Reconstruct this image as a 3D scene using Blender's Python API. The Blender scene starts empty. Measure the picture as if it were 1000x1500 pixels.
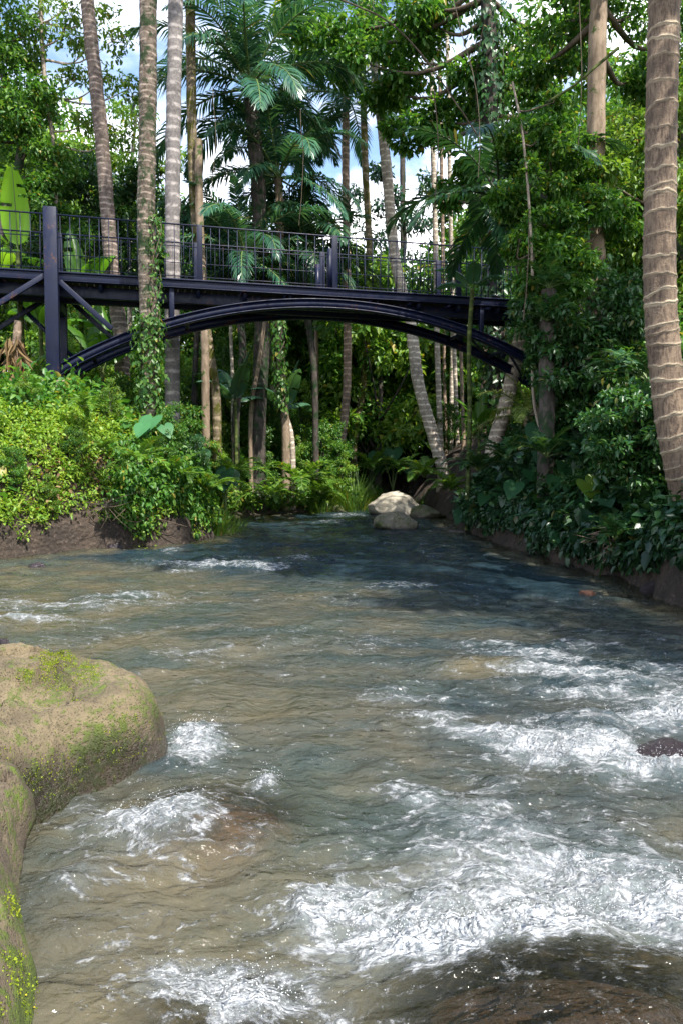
import bpy, bmesh, math, random
import numpy as np
from mathutils import Vector, Matrix, Euler
R = math.radians
sc = bpy.context.scene
COL = bpy.data.collections.new('river_scene'); sc.collection.children.link(COL)
rnd = random.Random(7)

# ------------------------------------------------------------------ camera
F_PX, CAM_Z, PITCH = 1083.0, 1.6, math.atan(60/1083.0)
cd = bpy.data.cameras.new('camera'); cam = bpy.data.objects.new('camera', cd); sc.collection.objects.link(cam)
cam.location = (0, 0, CAM_Z); cam.rotation_euler = (R(90)-PITCH, 0, 0)
cd.sensor_fit = 'VERTICAL'; cd.angle = 2*math.atan(750/F_PX); cd.clip_start = 0.05; cd.clip_end = 3000
sc.camera = cam
def at(px, py, Y):
    """world point seen at photo pixel (px,py) at forward distance Y"""
    x = (px-500)/F_PX; u = (750-py)/F_PX
    dy = math.cos(PITCH)+u*math.sin(PITCH); dz = -math.sin(PITCH)+u*math.cos(PITCH)
    k = Y/dy
    return np.array([x*k, Y, CAM_Z+dz*k])
def onz(px, py, z=0.0):
    x = (px-500)/F_PX; u = (750-py)/F_PX
    dy = math.cos(PITCH)+u*math.sin(PITCH); dz = -math.sin(PITCH)+u*math.cos(PITCH)
    k = (z-CAM_Z)/dz
    return np.array([x*k, dy*k, z])

# ------------------------------------------------------------------ noise
def _h(ix, iy, iz, seed):
    n = (ix*374761393 + iy*668265263 + iz*2147483647 + seed*1274126177) & 0xFFFFFFFF
    n = ((n ^ (n >> 13))*1274126177) & 0xFFFFFFFF
    n = (n ^ (n >> 16)) & 0xFFFFFFFF
    return n/4294967295.0
def vnoise(P, seed=0):
    P = np.asarray(P, float)
    I = np.floor(P).astype(np.int64); f = P-I; f = f*f*f*(f*(f*6-15)+10)
    r = 0
    for dx in (0, 1):
        wx = f[..., 0] if dx else 1-f[..., 0]
        for dy in (0, 1):
            wy = f[..., 1] if dy else 1-f[..., 1]
            for dz in (0, 1):
                wz = f[..., 2] if dz else 1-f[..., 2]
                r = r+wx*wy*wz*_h(I[..., 0]+dx, I[..., 1]+dy, I[..., 2]+dz, seed)
    return r*2-1
def fbm(P, octv=4, seed=0, gain=.5, lac=2.03):
    a, s, t = 1.0, 0.0, 0.0
    P = np.asarray(P, float)
    for o in range(octv):
        s = s+a*vnoise(P*(lac**o)+o*17.3, seed+o); t += a; a *= gain
    return s/t
def fbm2(x, y, sc_, octv=4, seed=0, gain=.5):
    return fbm(np.stack([x*sc_, y*sc_, np.zeros_like(x)], -1), octv, seed, gain)
def sstep(a, b, x):
    t = np.clip((x-a)/(b-a), 0, 1); return t*t*(3-2*t)
def norm(v):
    return v/np.maximum(np.linalg.norm(v, axis=-1, keepdims=True), 1e-9)

# ------------------------------------------------------------------ object helpers
def mesh(name, V, F, mat=None, smooth=False, attrs=None):
    V = np.ascontiguousarray(V, np.float32)
    if not isinstance(F, (list, tuple)): F = [F]
    F = [np.asarray(f, np.int32) for f in F if len(f)]
    me = bpy.data.meshes.new(name)
    me.vertices.add(len(V)); me.vertices.foreach_set('co', V.ravel())
    nl = sum(f.size for f in F); npoly = sum(len(f) for f in F)
    me.loops.add(nl); me.loops.foreach_set('vertex_index', np.concatenate([f.ravel() for f in F]))
    tot = np.concatenate([np.full(len(f), f.shape[1], np.int32) for f in F])
    st = np.concatenate([[0], np.cumsum(tot)[:-1]]).astype(np.int32)
    me.polygons.add(npoly); me.polygons.foreach_set('loop_start', st)
    if smooth: me.polygons.foreach_set('use_smooth', np.ones(npoly, bool))
    if attrs:
        for k, a in attrs.items():
            at_ = me.attributes.new(k, 'FLOAT', 'POINT'); at_.data.foreach_set('value', np.asarray(a, np.float32))
    me.update(calc_edges=True); me.validate()
    if mat: me.materials.append(mat)
    return me
def link(name, me, parent=None, loc=(0, 0, 0), rot=(0, 0, 0), scale=(1, 1, 1)):
    o = bpy.data.objects.new(name, me); COL.objects.link(o)
    o.location = [float(c) for c in loc]; o.rotation_euler = rot
    o.scale = scale if hasattr(scale, '__len__') else (scale,)*3
    if parent: o.parent = parent
    return o
def tag(o, label=None, cat=None, group=None, kind=None):
    if label: o['label'] = label
    if cat: o['category'] = cat
    if group: o['group'] = group
    if kind: o['kind'] = kind
    return o
def empty(name, loc, label, cat, group=None, rz=0, scale=1):
    o = link(name, None, None, loc, (0, 0, rz), scale)
    o.empty_display_size = .2
    return tag(o, label, cat, group)
class MB:
    def __init__(s): s.V = []; s.Q = []; s.T = []; s.n = 0
    def add(s, V, Q=(), T=()):
        if len(Q): s.Q.append(np.asarray(Q)+s.n)
        if len(T): s.T.append(np.asarray(T)+s.n)
        s.V.append(np.asarray(V, float)); s.n += len(V); return s
    def box(s, a, b):
        a = np.minimum(a, b); b = np.maximum(a, b)
        (x0, y0, z0), (x1, y1, z1) = a, b
        V = [(x0, y0, z0), (x1, y0, z0), (x1, y1, z0), (x0, y1, z0), (x0, y0, z1), (x1, y0, z1), (x1, y1, z1), (x0, y1, z1)]
        return s.add(V, [(0, 3, 2, 1), (4, 5, 6, 7), (0, 1, 5, 4), (1, 2, 6, 5), (2, 3, 7, 6), (3, 0, 4, 7)])
    def boxc(s, c, d): c = np.array(c, float); d = np.array(d, float)/2; return s.box(c-d, c+d)
    def bar(s, p, q, w, h):
        """rectangular bar from p to q, w across, h in the vertical plane"""
        p = np.array(p, float); q = np.array(q, float); d = norm(q-p)
        sd = np.cross(d, [0, 0, 1.0]); sd = norm(sd) if np.linalg.norm(sd) > 1e-4 else np.array([1.0, 0, 0])
        up = np.cross(sd, d)
        V = [c+sd*a*w/2+up*b*h/2 for c in (p, q) for a, b in ((-1, -1), (1, -1), (1, 1), (-1, 1))]
        return s.add(V, [(0, 1, 2, 3), (7, 6, 5, 4), (0, 4, 5, 1), (1, 5, 6, 2), (2, 6, 7, 3), (3, 7, 4, 0)])
    def tube(s, P, rad, n=6):
        V, Q = tube(P, rad, n); return s.add(V, Q)
    def faces(s): return [np.concatenate(f) for f in (s.Q, s.T) if len(f)]
    def me(s, name, mat, smooth=False): return mesh(name, np.concatenate(s.V), s.faces(), mat, smooth)
    def build(s, name, mat, parent=None, smooth=False, bevel=0):
        o = link(name, s.me(name, mat, smooth), parent)
        if bevel:
            m = o.modifiers.new('bevel', 'BEVEL'); m.width = bevel; m.segments = 2; m.limit_method = 'ANGLE'
        return o
def spline(P, n):
    P = np.asarray(P, float)
    if len(P) == 2: t = np.linspace(0, 1, n)[:, None]; return P[0]*(1-t)+P[1]*t
    Pp = np.vstack([2*P[0]-P[1], P, 2*P[-1]-P[-2]])
    L = np.concatenate([[0], np.cumsum(np.linalg.norm(np.diff(P, axis=0), axis=1))]); u = np.linspace(0, L[-1], n)
    k = np.clip(np.searchsorted(L, u, 'right')-1, 0, len(P)-2); t = ((u-L[k])/(L[k+1]-L[k]))[:, None]
    a, b, c, d = Pp[k], Pp[k+1], Pp[k+2], Pp[k+3]
    return .5*(2*b+(c-a)*t+(2*a-5*b+4*c-d)*t**2+(3*b-a-3*c+d)*t**3)
def tube(P, rad, n=8, jit=None):
    P = np.asarray(P, float); m = len(P); rad = np.broadcast_to(np.asarray(rad, float), (m,)) if np.ndim(rad) < 2 else rad
    T = norm(np.gradient(P, axis=0)); ref = np.array([1.0, .03, 0]) if abs(T[0, 2]) > .5 else np.array([0, .02, 1.0])
    A = norm(np.cross(T, ref)); B = np.cross(T, A)
    th = np.linspace(0, 2*math.pi, n, endpoint=False)
    rr = rad[:, None] if np.ndim(rad) < 2 else rad
    rr = np.broadcast_to(rr, (m, n))
    V = P[:, None]+rr[..., None]*(A[:, None]*np.cos(th)[None, :, None]+B[:, None]*np.sin(th)[None, :, None])
    i = np.arange(m-1)[:, None]; j = np.arange(n)[None]; jj = (j+1) % n
    Q = np.stack([i*n+j+0*jj, i*n+jj, (i+1)*n+jj, (i+1)*n+j+0*jj], -1).reshape(-1, 4)
    return V.reshape(-1, 3), Q

# ------------------------------------------------------------------ materials
def newmat(name):
    m = bpy.data.materials.new(name); m.use_nodes = True; nt = m.node_tree; nt.nodes.clear(); return m, nt
def N(nt, t, **kw):
    n = nt.nodes.new(t)
    for k, v in kw.items():
        if k in n.inputs: n.inputs[k].default_value = v
        else: setattr(n, k, v)
    return n
def ramp(nt, stops, fac, interp='LINEAR'):
    r = nt.nodes.new('ShaderNodeValToRGB'); e = r.color_ramp.elements; r.color_ramp.interpolation = interp
    while len(e) < len(stops): e.new(.5)
    for k, (p, c) in enumerate(stops): e[k].position = p; e[k].color = (*c, 1) if len(c) == 3 else c
    nt.links.new(fac, r.inputs[0]); return r
def math_(nt, op, a, b=None, clamp=False, c=None):
    n = nt.nodes.new('ShaderNodeMath'); n.operation = op; n.use_clamp = clamp
    for k, v in enumerate((a, b, c)):
        if v is None: continue
        if isinstance(v, (int, float)): n.inputs[k].default_value = v
        else: nt.links.new(v, n.inputs[k])
    return n.outputs[0]
def mixc(nt, fac, a, b, mode='MIX'):
    n = nt.nodes.new('ShaderNodeMix'); n.data_type = 'RGBA'; n.blend_type = mode
    for k, v in ((0, fac), (6, a), (7, b)):
        if isinstance(v, (int, float)): n.inputs[k].default_value = v
        elif isinstance(v, tuple): n.inputs[k].default_value = (*v, 1)
        else: nt.links.new(v, n.inputs[k])
    return n.outputs[2]
def maprange(nt, v, a, b, c=0.0, d=1.0, smooth=True):
    n = nt.nodes.new('ShaderNodeMapRange'); n.interpolation_type = 'SMOOTHSTEP' if smooth else 'LINEAR'
    nt.links.new(v, n.inputs[0])
    for k, x in enumerate((a, b, c, d)): n.inputs[k+1].default_value = x
    return n.outputs[0]
def noise(nt, vec, scale, detail=4, rough=.55, dist=0):
    n = N(nt, 'ShaderNodeTexNoise'); n.inputs['Scale'].default_value = scale; n.inputs['Detail'].default_value = detail
    n.inputs['Roughness'].default_value = rough; n.inputs['Distortion'].default_value = dist
    if vec is not None: nt.links.new(vec, n.inputs['Vector'])
    return n.outputs[0]
def out(nt, sh):
    o = N(nt, 'ShaderNodeOutputMaterial'); nt.links.new(sh, o.inputs[0])
def leaf_mat(name, cols, trans=.35, rough=.42, spec=.4, tcol=(1.35, 1.25, .55)):
    """cols: three greens; each leaf picks one by island"""
    m, nt = newmat(name)
    g = N(nt, 'ShaderNodeNewGeometry'); oi = N(nt, 'ShaderNodeObjectInfo')
    k = len(cols)
    st = [(.94*i/(k-1) if k > 1 else 0, c) for i, c in enumerate(cols)]
    if k > 2: st += [(.972, cols[-1]), (.985, (min(.4, cols[-1][0]*1.9+.03), cols[-1][1]*.9+.02, cols[-1][2]))]
    rp = ramp(nt, st, g.outputs['Random Per Island'])
    v = maprange(nt, oi.outputs['Random'], 0, 1, .8, 1.2, False)
    c0 = mixc(nt, 1.0, rp.outputs[0], v, 'MULTIPLY')
    p = N(nt, 'ShaderNodeBsdfPrincipled'); nt.links.new(c0, p.inputs['Base Color'])
    p.inputs['Roughness'].default_value = rough; p.inputs['Specular IOR Level'].default_value = spec
    t = N(nt, 'ShaderNodeBsdfTranslucent'); nt.links.new(mixc(nt, 1.0, c0, tcol, 'MULTIPLY'), t.inputs[0])
    mx = N(nt, 'ShaderNodeMixShader'); mx.inputs[0].default_value = trans
    nt.links.new(p.outputs[0], mx.inputs[1]); nt.links.new(t.outputs[0], mx.inputs[2]); out(nt, mx.outputs[0]); return m
def bark_mat(name, c1, c2, ring=0, moss=None, mossamt=.5, vscale=9, ringcol=None, bump=.6):
    m, nt = newmat(name); tc = N(nt, 'ShaderNodeTexCoord'); ob = tc.outputs['Object']
    mp = N(nt, 'ShaderNodeMapping'); nt.links.new(ob, mp.inputs[0]); mp.inputs['Scale'].default_value = (1, 1, .3 if not ring else 1)
    n1 = noise(nt, mp.outputs[0], vscale, 7, .65, .3); n2 = noise(nt, ob, 2.1, 4, .6)
    col = mixc(nt, maprange(nt, n1, .32, .68), c1, c2)
    h = n1
    if ring:
        sx = N(nt, 'ShaderNodeSeparateXYZ'); nt.links.new(ob, sx.inputs[0])
        z = math_(nt, 'ADD', sx.outputs[2], math_(nt, 'MULTIPLY', noise(nt, ob, 3.0, 3, .6), .16))
        fr = math_(nt, 'FRACT', math_(nt, 'MULTIPLY', z, 1/ring))
        band = math_(nt, 'SUBTRACT', 1.0, maprange(nt, math_(nt, 'ABSOLUTE', math_(nt, 'SUBTRACT', fr, .5)), .06, .22))
        band = math_(nt, 'MULTIPLY', band, maprange(nt, noise(nt, ob, 6, 3), .38, .55))
        col = mixc(nt, math_(nt, 'MULTIPLY', band, .8), col, ringcol or tuple(min(1, c*2.0) for c in c2))
        h = math_(nt, 'ADD', h, math_(nt, 'MULTIPLY', fr, .8))
    col = mixc(nt, maprange(nt, n2, .35, .75, 0, .5), col, tuple(c*.45 for c in c1))
    if moss:
        mm = maprange(nt, noise(nt, ob, 3.3, 6, .7), .62-.3*mossamt, .70-.22*mossamt)
        col = mixc(nt, mm, col, moss)
    p = N(nt, 'ShaderNodeBsdfPrincipled'); nt.links.new(col, p.inputs['Base Color']); p.inputs['Roughness'].default_value = .85
    p.inputs['Specular IOR Level'].default_value = .2
    b = N(nt, 'ShaderNodeBump'); b.inputs['Strength'].default_value = bump; b.inputs['Distance'].default_value = .03
    nt.links.new(h, b.inputs['Height']); nt.links.new(b.outputs[0], p.inputs['Normal']); out(nt, p.outputs[0]); return m
def flat_mat(name, c, rough=.5, var=.2, scale=6, bump=.1, spec=.5, c2=None):
    m, nt = newmat(name); tc = N(nt, 'ShaderNodeTexCoord'); n1 = noise(nt, tc.outputs['Object'], scale, 6, .6)
    col = mixc(nt, maprange(nt, n1, .3, .7), tuple(x*(1-var) for x in c), c2 or tuple(x*(1+var) for x in c))
    p = N(nt, 'ShaderNodeBsdfPrincipled'); nt.links.new(col, p.inputs['Base Color'])
    nt.links.new(maprange(nt, n1, .3, .7, rough*.8, rough*1.15), p.inputs['Roughness']); p.inputs['Specular IOR Level'].default_value = spec
    b = N(nt, 'ShaderNodeBump'); b.inputs['Strength'].default_value = bump; b.inputs['Distance'].default_value = .01
    nt.links.new(n1, b.inputs['Height']); nt.links.new(b.outputs[0], p.inputs['Normal']); out(nt, p.outputs[0]); return m
def rock_mat(name, c1, c2, moss=None, mossamt=.4, wet=.12, scale=3.0, up=True, wetcol=.28):
    m, nt = newmat(name); tc = N(nt, 'ShaderNodeTexCoord'); g = N(nt, 'ShaderNodeNewGeometry'); ps = g.outputs['Position']
    n1 = noise(nt, ps, scale, 9, .68, .4); n2 = noise(nt, ps, scale*9, 6, .7); n3 = noise(nt, ps, scale*.6, 4, .6)
    col = mixc(nt, maprange(nt, n1, .34, .66), c1, c2)
    col = mixc(nt, maprange(nt, n2, .5, .72, 0, .6), col, tuple(c*.35 for c in c1)); col = mixc(nt, maprange(nt, n3, .5, .72, 0, .55), col, tuple(c*.5 for c in c1))
    vo = N(nt, 'ShaderNodeTexVoronoi'); vo.inputs['Scale'].default_value = scale*26; nt.links.new(ps, vo.inputs['Vector'])
    pit = maprange(nt, vo.outputs['Distance'], .08, .45)
    col = mixc(nt, math_(nt, 'MULTIPLY', math_(nt, 'SUBTRACT', 1.0, pit), .45), col, tuple(c*.35 for c in c1))
    h = math_(nt, 'ADD', math_(nt, 'ADD', n1, math_(nt, 'MULTIPLY', n2, .5)), math_(nt, 'MULTIPLY', pit, .12))
    sx = N(nt, 'ShaderNodeSeparateXYZ'); nt.links.new(ps, sx.inputs[0])
    rough = .85
    if moss:
        mm = math_(nt, 'ADD', math_(nt, 'MULTIPLY', n1, .5), math_(nt, 'MULTIPLY', n3, .6))
        mm = math_(nt, 'ADD', mm, math_(nt, 'MULTIPLY', math_(nt, 'SUBTRACT', n2, .5), .5)); mm = maprange(nt, mm, .68-.3*mossamt, .76-.25*mossamt)
        mc = mixc(nt, maprange(nt, n2, .35, .65), tuple(c*.5 for c in moss), moss)
        col = mixc(nt, mm, col, mc)
    wz = math_(nt, 'SUBTRACT', sx.outputs[2], math_(nt, 'MULTIPLY', math_(nt, 'SUBTRACT', n3, .5), wet*1.5))
    wm = math_(nt, 'SUBTRACT', 1.0, maprange(nt, wz, wet*.5, wet*1.3))
    col = mixc(nt, wm, col, mixc(nt, 1.0, col, (wetcol, wetcol*.93, wetcol*1.0), 'MULTIPLY'))
    p = N(nt, 'ShaderNodeBsdfPrincipled'); nt.links.new(col, p.inputs['Base Color'])
    nt.links.new(maprange(nt, wm, 0, 1, .88, .25), p.inputs['Roughness'])
    b = N(nt, 'ShaderNodeBump'); b.inputs['Strength'].default_value = 1; b.inputs['Distance'].default_value = .05
    nt.links.new(h, b.inputs['Height']); nt.links.new(b.outputs[0], p.inputs['Normal']); out(nt, p.outputs[0]); return m

M = {}
M['bank_leaf'] = leaf_mat('bank_leaf', [(.09, .21, .022), (.19, .33, .038), (.30, .40, .065), (.14, .27, .03)], .48)
M['mid_leaf'] = leaf_mat('mid_leaf', [(.025, .095, .016), (.06, .17, .026), (.13, .25, .04)], .45)
M['light_leaf'] = leaf_mat('light_leaf', [(.06, .15, .022), (.12, .25, .035), (.22, .33, .055)], .45)
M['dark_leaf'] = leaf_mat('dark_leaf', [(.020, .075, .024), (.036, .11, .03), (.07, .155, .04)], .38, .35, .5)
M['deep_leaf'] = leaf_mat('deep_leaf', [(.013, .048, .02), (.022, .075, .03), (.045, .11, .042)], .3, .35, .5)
M['teal_leaf'] = leaf_mat('teal_leaf', [(.016, .07, .045), (.035, .11, .065), (.07, .16, .08)], .3, .3, .6)
M['palm_leaf'] = leaf_mat('palm_leaf', [(.015, .055, .03), (.03, .085, .04), (.06, .12, .05)], .3, .3, .6)
M['yellow_palm'] = leaf_mat('yellow_palm', [(.14, .22, .04), (.22, .30, .06), (.30, .34, .10)], .45)
M['fern_leaf'] = leaf_mat('fern_leaf', [(.05, .14, .015), (.10, .21, .025), (.15, .27, .04)], .4)
M['banana_leaf'] = leaf_mat('banana_leaf', [(.065, .18, .02), (.09, .22, .025)], .5, .35, .5)
M['lime_banana'] = leaf_mat('lime_banana', [(.15, .32, .02), (.17, .34, .03)], .5, .35, .4)
M['blue_banana'] = leaf_mat('blue_banana', [(.03, .10, .05), (.06, .14, .08)], .35, .3, .6)
M['taro_leaf'] = leaf_mat('taro_leaf', [(.012, .055, .018), (.025, .085, .025)], .3, .5, .25)
M['pale_taro'] = leaf_mat('pale_taro', [(.05, .17, .06), (.07, .20, .08)], .35, .45, .3)
M['lime_taro'] = leaf_mat('lime_taro', [(.16, .27, .03), (.19, .30, .04)], .45, .35, .5)
M['dry_leaf'] = leaf_mat('dry_leaf', [(.16, .10, .045), (.26, .18, .09), (.10, .06, .03)], .25, .7, .2, (1.1, 1, .8))
M['grass'] = leaf_mat('grass', [(.06, .15, .02), (.10, .20, .03), (.16, .25, .05)], .4)
M['moss_tuft'] = leaf_mat('moss_tuft', [(.11, .17, .012), (.20, .27, .02), (.30, .35, .03)], .3, .8, .1)
M['bark_ring'] = bark_mat('bark_ring', (.09, .065, .052), (.20, .16, .135), ring=.17, moss=(.05, .055, .03), mossamt=.2, bump=.8)
M['bark_vine'] = bark_mat('bark_vine', (.10, .075, .055), (.25, .20, .16), ring=.14, moss=(.03, .05, .02), mossamt=.5, bump=.9)
M['bark_grey'] = bark_mat('bark_grey', (.14, .125, .12), (.25, .225, .21), ring=.30, vscale=16, bump=.4)
M['bark_moss'] = bark_mat('bark_moss', (.11, .085, .055), (.24, .19, .13), moss=(.075, .075, .012), mossamt=.6, ring=.33)
M['bark_dark'] = bark_mat('bark_dark', (.04, .033, .03), (.11, .09, .078), moss=(.015, .035, .012), mossamt=.5)
M['bark_pale'] = bark_mat('bark_pale', (.28, .23, .18), (.50, .43, .35), ring=.22, vscale=12, bump=.5)
M['bark_brown'] = bark_mat('bark_brown', (.14, .10, .07), (.30, .22, .165), ring=.25, bump=.5)
M['bark_tan'] = bark_mat('bark_tan', (.17, .125, .085), (.33, .25, .18), moss=(.05, .08, .02), mossamt=.25)
M['stem_green'] = bark_mat('stem_green', (.035, .055, .015), (.085, .105, .03), ring=.28, bump=.3)
M['twig'] = bark_mat('twig', (.06, .045, .03), (.14, .11, .08), bump=.3)
M['pale_twig'] = bark_mat('pale_twig', (.26, .21, .16), (.40, .34, .28), bump=.3)
M['rachis'] = flat_mat('rachis', (.10, .15, .04), .5)
M['rachis_dark'] = flat_mat('rachis_dark', (.04, .06, .025), .5)
m, nt = newmat('paint'); tc = N(nt, 'ShaderNodeTexCoord'); ob = tc.outputs['Object']
mp = N(nt, 'ShaderNodeMapping'); nt.links.new(ob, mp.inputs[0]); mp.inputs['Scale'].default_value = (1, 1, .35)
n1 = noise(nt, ob, 2.2, 6, .65); n2 = noise(nt, mp.outputs[0], 11, 6, .7); n3 = noise(nt, ob, 26, 4, .7)
col = mixc(nt, maprange(nt, n1, .3, .7), (.0018, .004, .019), (.0035, .0075, .032))
col = mixc(nt, maprange(nt, n2, .56, .76, 0, .5), col, (.020, .022, .030))
col = mixc(nt, maprange(nt, math_(nt, 'ADD', n1, math_(nt, 'MULTIPLY', n3, .5)), .86, .95, 0, .8), col, (.075, .03, .014))
p = N(nt, 'ShaderNodeBsdfPrincipled'); nt.links.new(col, p.inputs['Base Color']); nt.links.new(maprange(nt, n2, .3, .7, .34, .62), p.inputs['Roughness']); p.inputs['Specular IOR Level'].default_value = .3
out(nt, p.outputs[0]); M['paint'] = m
M['planks'] = flat_mat('planks', (.10, .07, .05), .8, .35, 9, .3, .3)
M['concrete'] = flat_mat('concrete', (.20, .16, .12), .9, .3, 7, .4, .2)
M['rock_fg'] = rock_mat('rock_fg', (.105, .080, .046), (.225, .175, .10), moss=(.095, .125, .018), mossamt=.52, wet=.26)
M['rock_fg2'] = rock_mat('rock_fg2', (.10, .075, .05), (.19, .145, .09), moss=(.10, .14, .015), mossamt=.55, wet=.04)
M['boulder'] = rock_mat('boulder', (.27, .24, .185), (.45, .405, .32), wet=.18, scale=2.2)
M['boulder_moss'] = rock_mat('boulder_moss', (.16, .14, .10), (.30, .26, .19), moss=(.10, .12, .03), mossamt=.5, wet=.12, scale=2.4)
M['wet_rock'] = rock_mat('wet_rock', (.075, .06, .065), (.13, .105, .11), wet=.4, scale=5, wetcol=.35)
M['red_rock'] = rock_mat('red_rock', (.10, .042, .024), (.19, .085, .05), wet=.01, scale=5, wetcol=.8)
M['brown_rock'] = rock_mat('brown_rock', (.032, .014, .009), (.085, .036, .018), wet=.01, scale=7, wetcol=.8)

# ------------------------------------------------------------------ terrain
_xl = np.array([(-30, -5), (0, -4.3), (4, -4.6), (8, -6.3), (11, -6.8), (13.1, -6.05), (14.2, -5.2), (15.1, -4.2), (16.2, -3.2), (17.3, -2.95), (18.4, -3.3), (21, -3.9), (24, -3.8), (26.5, -2.4), (28, -.6), (29.2, 1.1), (31, 1.6), (34, 1.9), (38, 3.0), (45, 6), (60, 14), (400, 180)])
_xr = np.array([(-30, 5.2), (0, 5.0), (6, 4.6), (8.7, 4.0), (10.2, 4.05), (13, 3.6), (18.2, 3.2), (22, 3.3), (25, 3.6), (27, 3.4), (29, 3.05), (31, 3.0), (34, 3.2), (38, 4.4), (45, 7.5), (60, 15.6), (400, 183)])
def xl(y): return np.interp(y, _xl[:, 0], _xl[:, 1])
def xr(y): return np.interp(y, _xr[:, 0], _xr[:, 1])
def ground_z(x, y, detail=True):
    x = np.asarray(x, float); y = np.asarray(y, float)
    w = .25*fbm2(x, y, .9, 3, 3)
    sl = xl(y)-x+w; sr = x-xr(y)+w; left = sl > sr; s = np.maximum(sl, sr)
    bed = -.12-.34*sstep(0, 1.2, -s)-.45*sstep(9.0, 13.5, y+.5*x)*sstep(.1, 1.4, -s)+.07*fbm2(x, y, 1.6, 4, 5)  # bed sunk far off so the depth tint can stand in for shade
    bed = bed-.12*sstep(-.3, 1.4, x)*sstep(.1, 1.4, -s)*sstep(2.4, 3.6, y)
    bed = bed+.16*np.exp(-(((x+4.2)/2.2)**2+((y-9.0)/2.6)**2))+.10*np.exp(-(((x+.3)/1.0)**2+((y-2.6)/.8)**2))
    steep = np.interp(s, [0, .10, .3, .8, 1.3, 1.9, 3, 6, 30, 400], [0, .5, .75, 1.5, 2.15, 2.55, 2.9, 3.4, 5.0, 12])
    gent = np.interp(s, [0, .3, 1.2, 2.5, 5, 9, 30, 400], [0, .14, .40, 1.3, 2.5, 3.3, 4.5, 12])
    right = np.interp(s, [0, .15, .5, 1.2, 2.4, 5, 30, 400], [0, .4, .95, 1.9, 3.1, 3.5, 5.0, 12])
    g = sstep(18.8, 21.5, y)
    z = np.where(left, steep*(1-g)+gent*g, right)
    z = np.where(s > 0, z+(.16*fbm2(x, y, .55, 4, 9)+.05*fbm2(x, y, 3.1, 3, 11))*sstep(0.05, 1.0, s), bed)
    return z
def land(px, Y, smin=.6):
    """first depth from Y on at which the spot seen at photo column px is dry land"""
    while True:
        x = (px-500)/F_PX*Y
        if max(xl(Y)-x, x-xr(Y)) > smin or Y > 60: return Y
        Y *= 1.01
def gz(x, y): return float(ground_z(np.array([x]), np.array([y]))[0])
def axis(lo, a, b, hi, d, g=1.12):
    core = np.arange(a, b, d); L = []; s = d; v = a
    while v > lo: s *= g; v -= s; L.append(v)
    H = []; s = d; v = core[-1]
    while v < hi: s *= g; v += s; H.append(v)
    return np.concatenate([L[::-1], core, H])
def grid(X, Y, Z):
    m, n = Z.shape
    V = np.stack([np.broadcast_to(X[None], Z.shape), np.broadcast_to(Y[:, None], Z.shape), Z], -1).reshape(-1, 3)
    i = np.arange(m-1)[:, None]; j = np.arange(n-1)[None]
    Q = np.stack([i*n+j, i*n+j+1, (i+1)*n+j+1, (i+1)*n+j], -1).reshape(-1, 4)
    return V, Q
gx = axis(-400, -8.5, 8.5, 400, .09); gy = axis(-60, 1.0, 33, 500, .10)
GX, GY = np.meshgrid(gx, gy); gzv = ground_z(GX, GY)
V, Q = grid(gx, gy, gzv)
m, nt = newmat('earth'); g = N(nt, 'ShaderNodeNewGeometry'); ps = g.outputs['Position']
n1 = noise(nt, ps, 1.7, 8, .65); n2 = noise(nt, ps, 14, 6, .7)
vo = N(nt, 'ShaderNodeTexVoronoi'); vo.inputs['Scale'].default_value = 13; nt.links.new(ps, vo.inputs['Vector'])
soil = mixc(nt, maprange(nt, n1, .3, .7), (.018, .013, .010), (.055, .038, .026))
soil = mixc(nt, maprange(nt, n2, .52, .68, 0, .6), soil, (.15, .11, .085))
bedc = mixc(nt, maprange(nt, n1, .35, .65), (.12, .095, .05), (.26, .17, .09))
bedc = mixc(nt, maprange(nt, vo.outputs['Distance'], .15, .5, 0, .8), bedc, (.07, .06, .035))
sx = N(nt, 'ShaderNodeSeparateXYZ'); nt.links.new(ps, sx.inputs[0])
col = mixc(nt, maprange(nt, sx.outputs[2], -.06, .05), bedc, soil)
p = N(nt, 'ShaderNodeBsdfPrincipled'); nt.links.new(col, p.inputs['Base Color']); p.inputs['Roughness'].default_value = .9
b = N(nt, 'ShaderNodeBump'); b.inputs['Strength'].default_value = 1; b.inputs['Distance'].default_value = .05
nt.links.new(math_(nt, 'ADD', n2, math_(nt, 'MULTIPLY', vo.outputs['Distance'], -.6)), b.inputs['Height']); nt.links.new(b.outputs[0], p.inputs['Normal']); out(nt, p.outputs[0])
M['earth'] = m
tag(link('ground', mesh('ground', V, Q, m, True)), kind='structure')

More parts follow.
